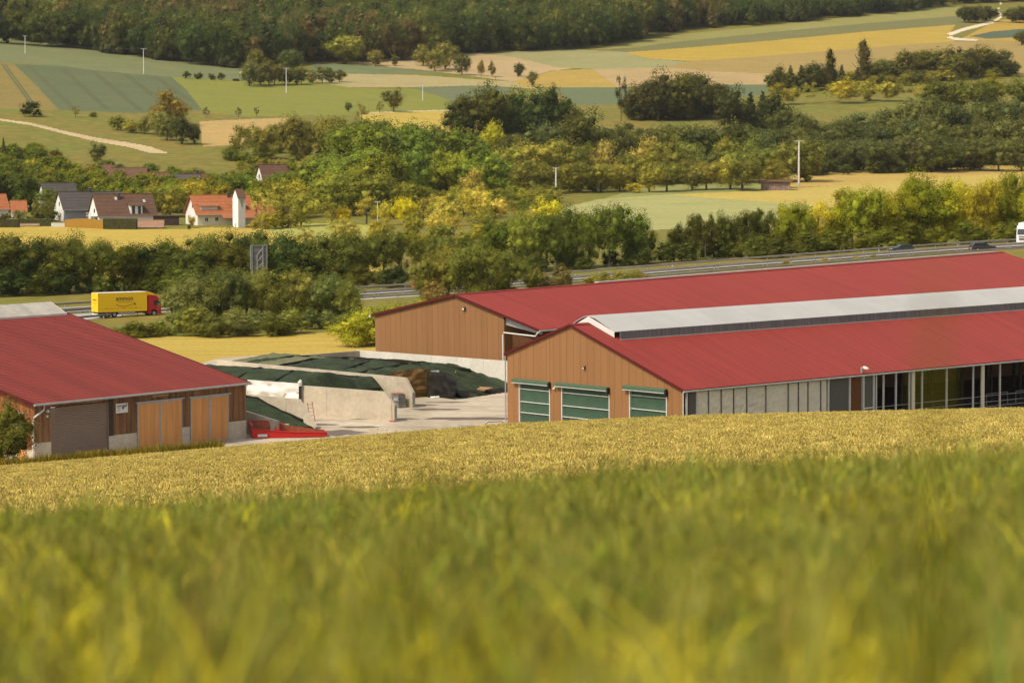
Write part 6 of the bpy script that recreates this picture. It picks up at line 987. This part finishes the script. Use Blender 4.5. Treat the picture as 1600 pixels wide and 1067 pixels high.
# far forest: one mass of trees covering the upper hills, and the hedge on the right skyline
BX = [-700, -100, 0, 150, 300, 385, 470, 560, 640, 740, 860, 940, 1060, 1200, 1400, 1500, 1640, 2300]; BY = [30, 54, 62, 82, 101, 110, 100, 98, 96, 84, 80, 76, 49, 40, 21, 9, 2, -20]
np.random.seed(21); n = 60000; fy = np.random.uniform(1500, 3150, n); fp = np.random.uniform(-420, 2020, n); fz = HZ(fp, fy); fpy = YH - (fz - HC) * F / fy; lim = np.interp(fp, BX, BY)
dd_ = lim - fpy; okk = (dd_ > 0) & (np.random.rand(n) < np.where(fp > 1090, np.where(dd_ < 14, .6, np.where((fp > 1180) & (fp < 1330) & (dd_ < 45), 0, .4)), .52)); fy, fp, fz, dd_ = fy[okk], fp[okk], fz[okk], dd_[okk]
brown = (np.sin(fp * .012 + 1.2) + np.sin(fy * .011 + fp * .004) + np.random.randn(len(fp)) * .8) > .9
brown = np.where((fp < 420) & (dd_ > 26), np.random.rand(len(fp)) < .5, brown & (np.random.rand(len(fp)) < .6))
FC = [('broad', C(68, 78, 42)), ('round', C(62, 74, 44)), ('broad', C(80, 86, 46)), ('tall', C(84, 90, 50)), ('round', C(98, 100, 54)), ('tall', C(100, 90, 60)), ('conifer', C(92, 84, 56)), ('conifer', C(72, 76, 48)), ('tall', C(114, 100, 66)), ('broad', C(86, 88, 44))]
fprot = []
for i, (kd, c_) in enumerate(FC):
    me = PROT[kd][i % len(PROT[kd])].copy(); me.materials[0] = leafmat('forest_foliage_%02d' % i, .28, c_); fprot.append(bpy.data.objects.new('forest_tree_%02d' % i, me))
ixf = np.where(brown, np.random.choice([5, 6, 8, 8, 5, 3], len(fp)), np.random.choice([0, 0, 1, 1, 2, 9, 7, 3, 4], len(fp)))
hh = np.random.uniform(18, 27, len(fp)) * np.where(fp > 1090, .72, 1); ww = hh * np.random.uniform(.65, 1.0, len(fp)) * np.where(np.isin(ixf, [6, 7]), 1.3, 1)
gn_scatter('forest', np.stack([(fp - 800) / F * fy, fy, fz - .4], -1), np.stack([0 * fp, 0 * fp, np.random.rand(len(fp)) * 6.28], -1), np.stack([ww, ww, hh], -1), ixf, fprot, 'dark mixed forest with brownish conifers covering the far hilltops', 'forest')
# distinct trees of the forest front
row('dark leafy tree in the front row of the forest at the upper left', 'front row of the forest, left', -20, 385, 19, (1690, 1690), [(-20, 26), (60, 22), (100, 10), (150, 20), (200, 34), (260, 40), (300, 36), (385, 42)], .8, ['broad', 'round', 'tall'], [C(70, 82, 42), C(62, 74, 42), C(80, 86, 44)], jt=7, jy=10, far=True)
row('dark tree in the front row of the forest at the upper middle', 'front row of the forest, middle', 560, 960, 17, (1800, 1915), [(560, 45), (620, 40), (700, 22), (780, 22), (860, 18), (960, 20)], .75, ['broad', 'round', 'tall'], [C(64, 74, 44), C(74, 80, 44), C(92, 86, 50)], jt=8, jy=10, far=True)
# undergrowth that closes the woods
def under(poly, n, y0, y1, h0, h1, cols, kinds=('bush', 'broad')):
    a = np.array(poly, float); y = np.random.uniform(y0, y1, n); p = np.random.uniform(a[:, 0].min(), a[:, 0].max(), n); z = HZ(p, y); pyy = YH - (z - HC) * F / y; q = inpoly(p, pyy, poly)
    for pp, yy_, zz in zip(p[q], y[q], z[q]): h = rt.uniform(h0, h1); FAR.append(((pp - 800) / F * yy_, yy_, zz - .1, h * rt.uniform(1., 1.5), h, rt.choice(kinds), rt.choice(cols)))
np.random.seed(77)
under([(360, 215), (520, 195), (740, 212), (860, 245), (880, 318), (780, 342), (560, 345), (470, 335), (400, 290), (355, 250)], 1000, 820, 1300, 3, 5, OL + MID)
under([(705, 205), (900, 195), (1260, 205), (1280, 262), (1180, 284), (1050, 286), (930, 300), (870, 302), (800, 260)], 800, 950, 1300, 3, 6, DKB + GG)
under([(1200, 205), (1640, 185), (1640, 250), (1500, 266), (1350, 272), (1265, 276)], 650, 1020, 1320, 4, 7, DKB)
under([(-40, 240), (60, 240), (120, 268), (330, 285), (440, 290), (420, 310), (250, 302), (100, 300), (-40, 312)], 700, 940, 1100, 3, 6, MID + [C(132, 124, 44), C(110, 108, 48)])
under([(1205, 132), (1340, 128), (1590, 108), (1592, 120), (1440, 134), (1210, 145)], 700, 1450, 1750, 4, 8, [C(92, 90, 46), C(130, 122, 56)])
under([(985, 190), (1125, 186), (1125, 172), (985, 172)], 200, 1200, 1500, 6, 11, [C(78, 78, 42)])
# the more distant trees that merge into woods
pal = []; keys = {}
for x, y, z, w, h, kd, c in FAR:
    k = (kd, tuple(round(v, 3) for v in c))
    if k not in keys: keys[k] = len(keys); me = PROT[kd][len(keys) % len(PROT[kd])].copy(); me.materials[0] = leafmat('wood_foliage_%02d' % keys[k], .28, c); pal.append(bpy.data.objects.new('wood_tree_%03d' % keys[k], me))
fa = np.array([(f[0], f[1], f[2], f[3], f[4]) for f in FAR])
gn_scatter('woods', fa[:, :3], np.stack([0 * fa[:, 0], 0 * fa[:, 0], np.random.rand(len(fa)) * 6.28], -1), fa[:, [3, 3, 4]], [keys[(f[5], tuple(round(v, 3) for v in f[6]))] for f in FAR], pal, 'more distant trees merging into woods and copses across the slopes', 'woods')
print('trees', NT[0], 'forest', len(fp))
# thin summer haze over the valley
hz = MB().box(-3200, 3200, -60, 3600, -4, 420).build('haze', BARK)
hm = bpy.data.materials.new('haze_air'); hm.use_nodes = True; hn = hm.node_tree; hn.nodes.remove(hn.nodes['Principled BSDF']); pv = hn.nodes.new('ShaderNodeVolumePrincipled'); pv.inputs['Color'].default_value = (.94, .93, .91, 1); pv.inputs['Density'].default_value = .00002; hn.links.new(pv.outputs[0], hn.nodes['Material Output'].inputs['Volume'])
hz.data.materials.clear(); hz.data.materials.append(hm); tag(hz, 'thin summer haze over the valley', 'haze', kind='stuff')
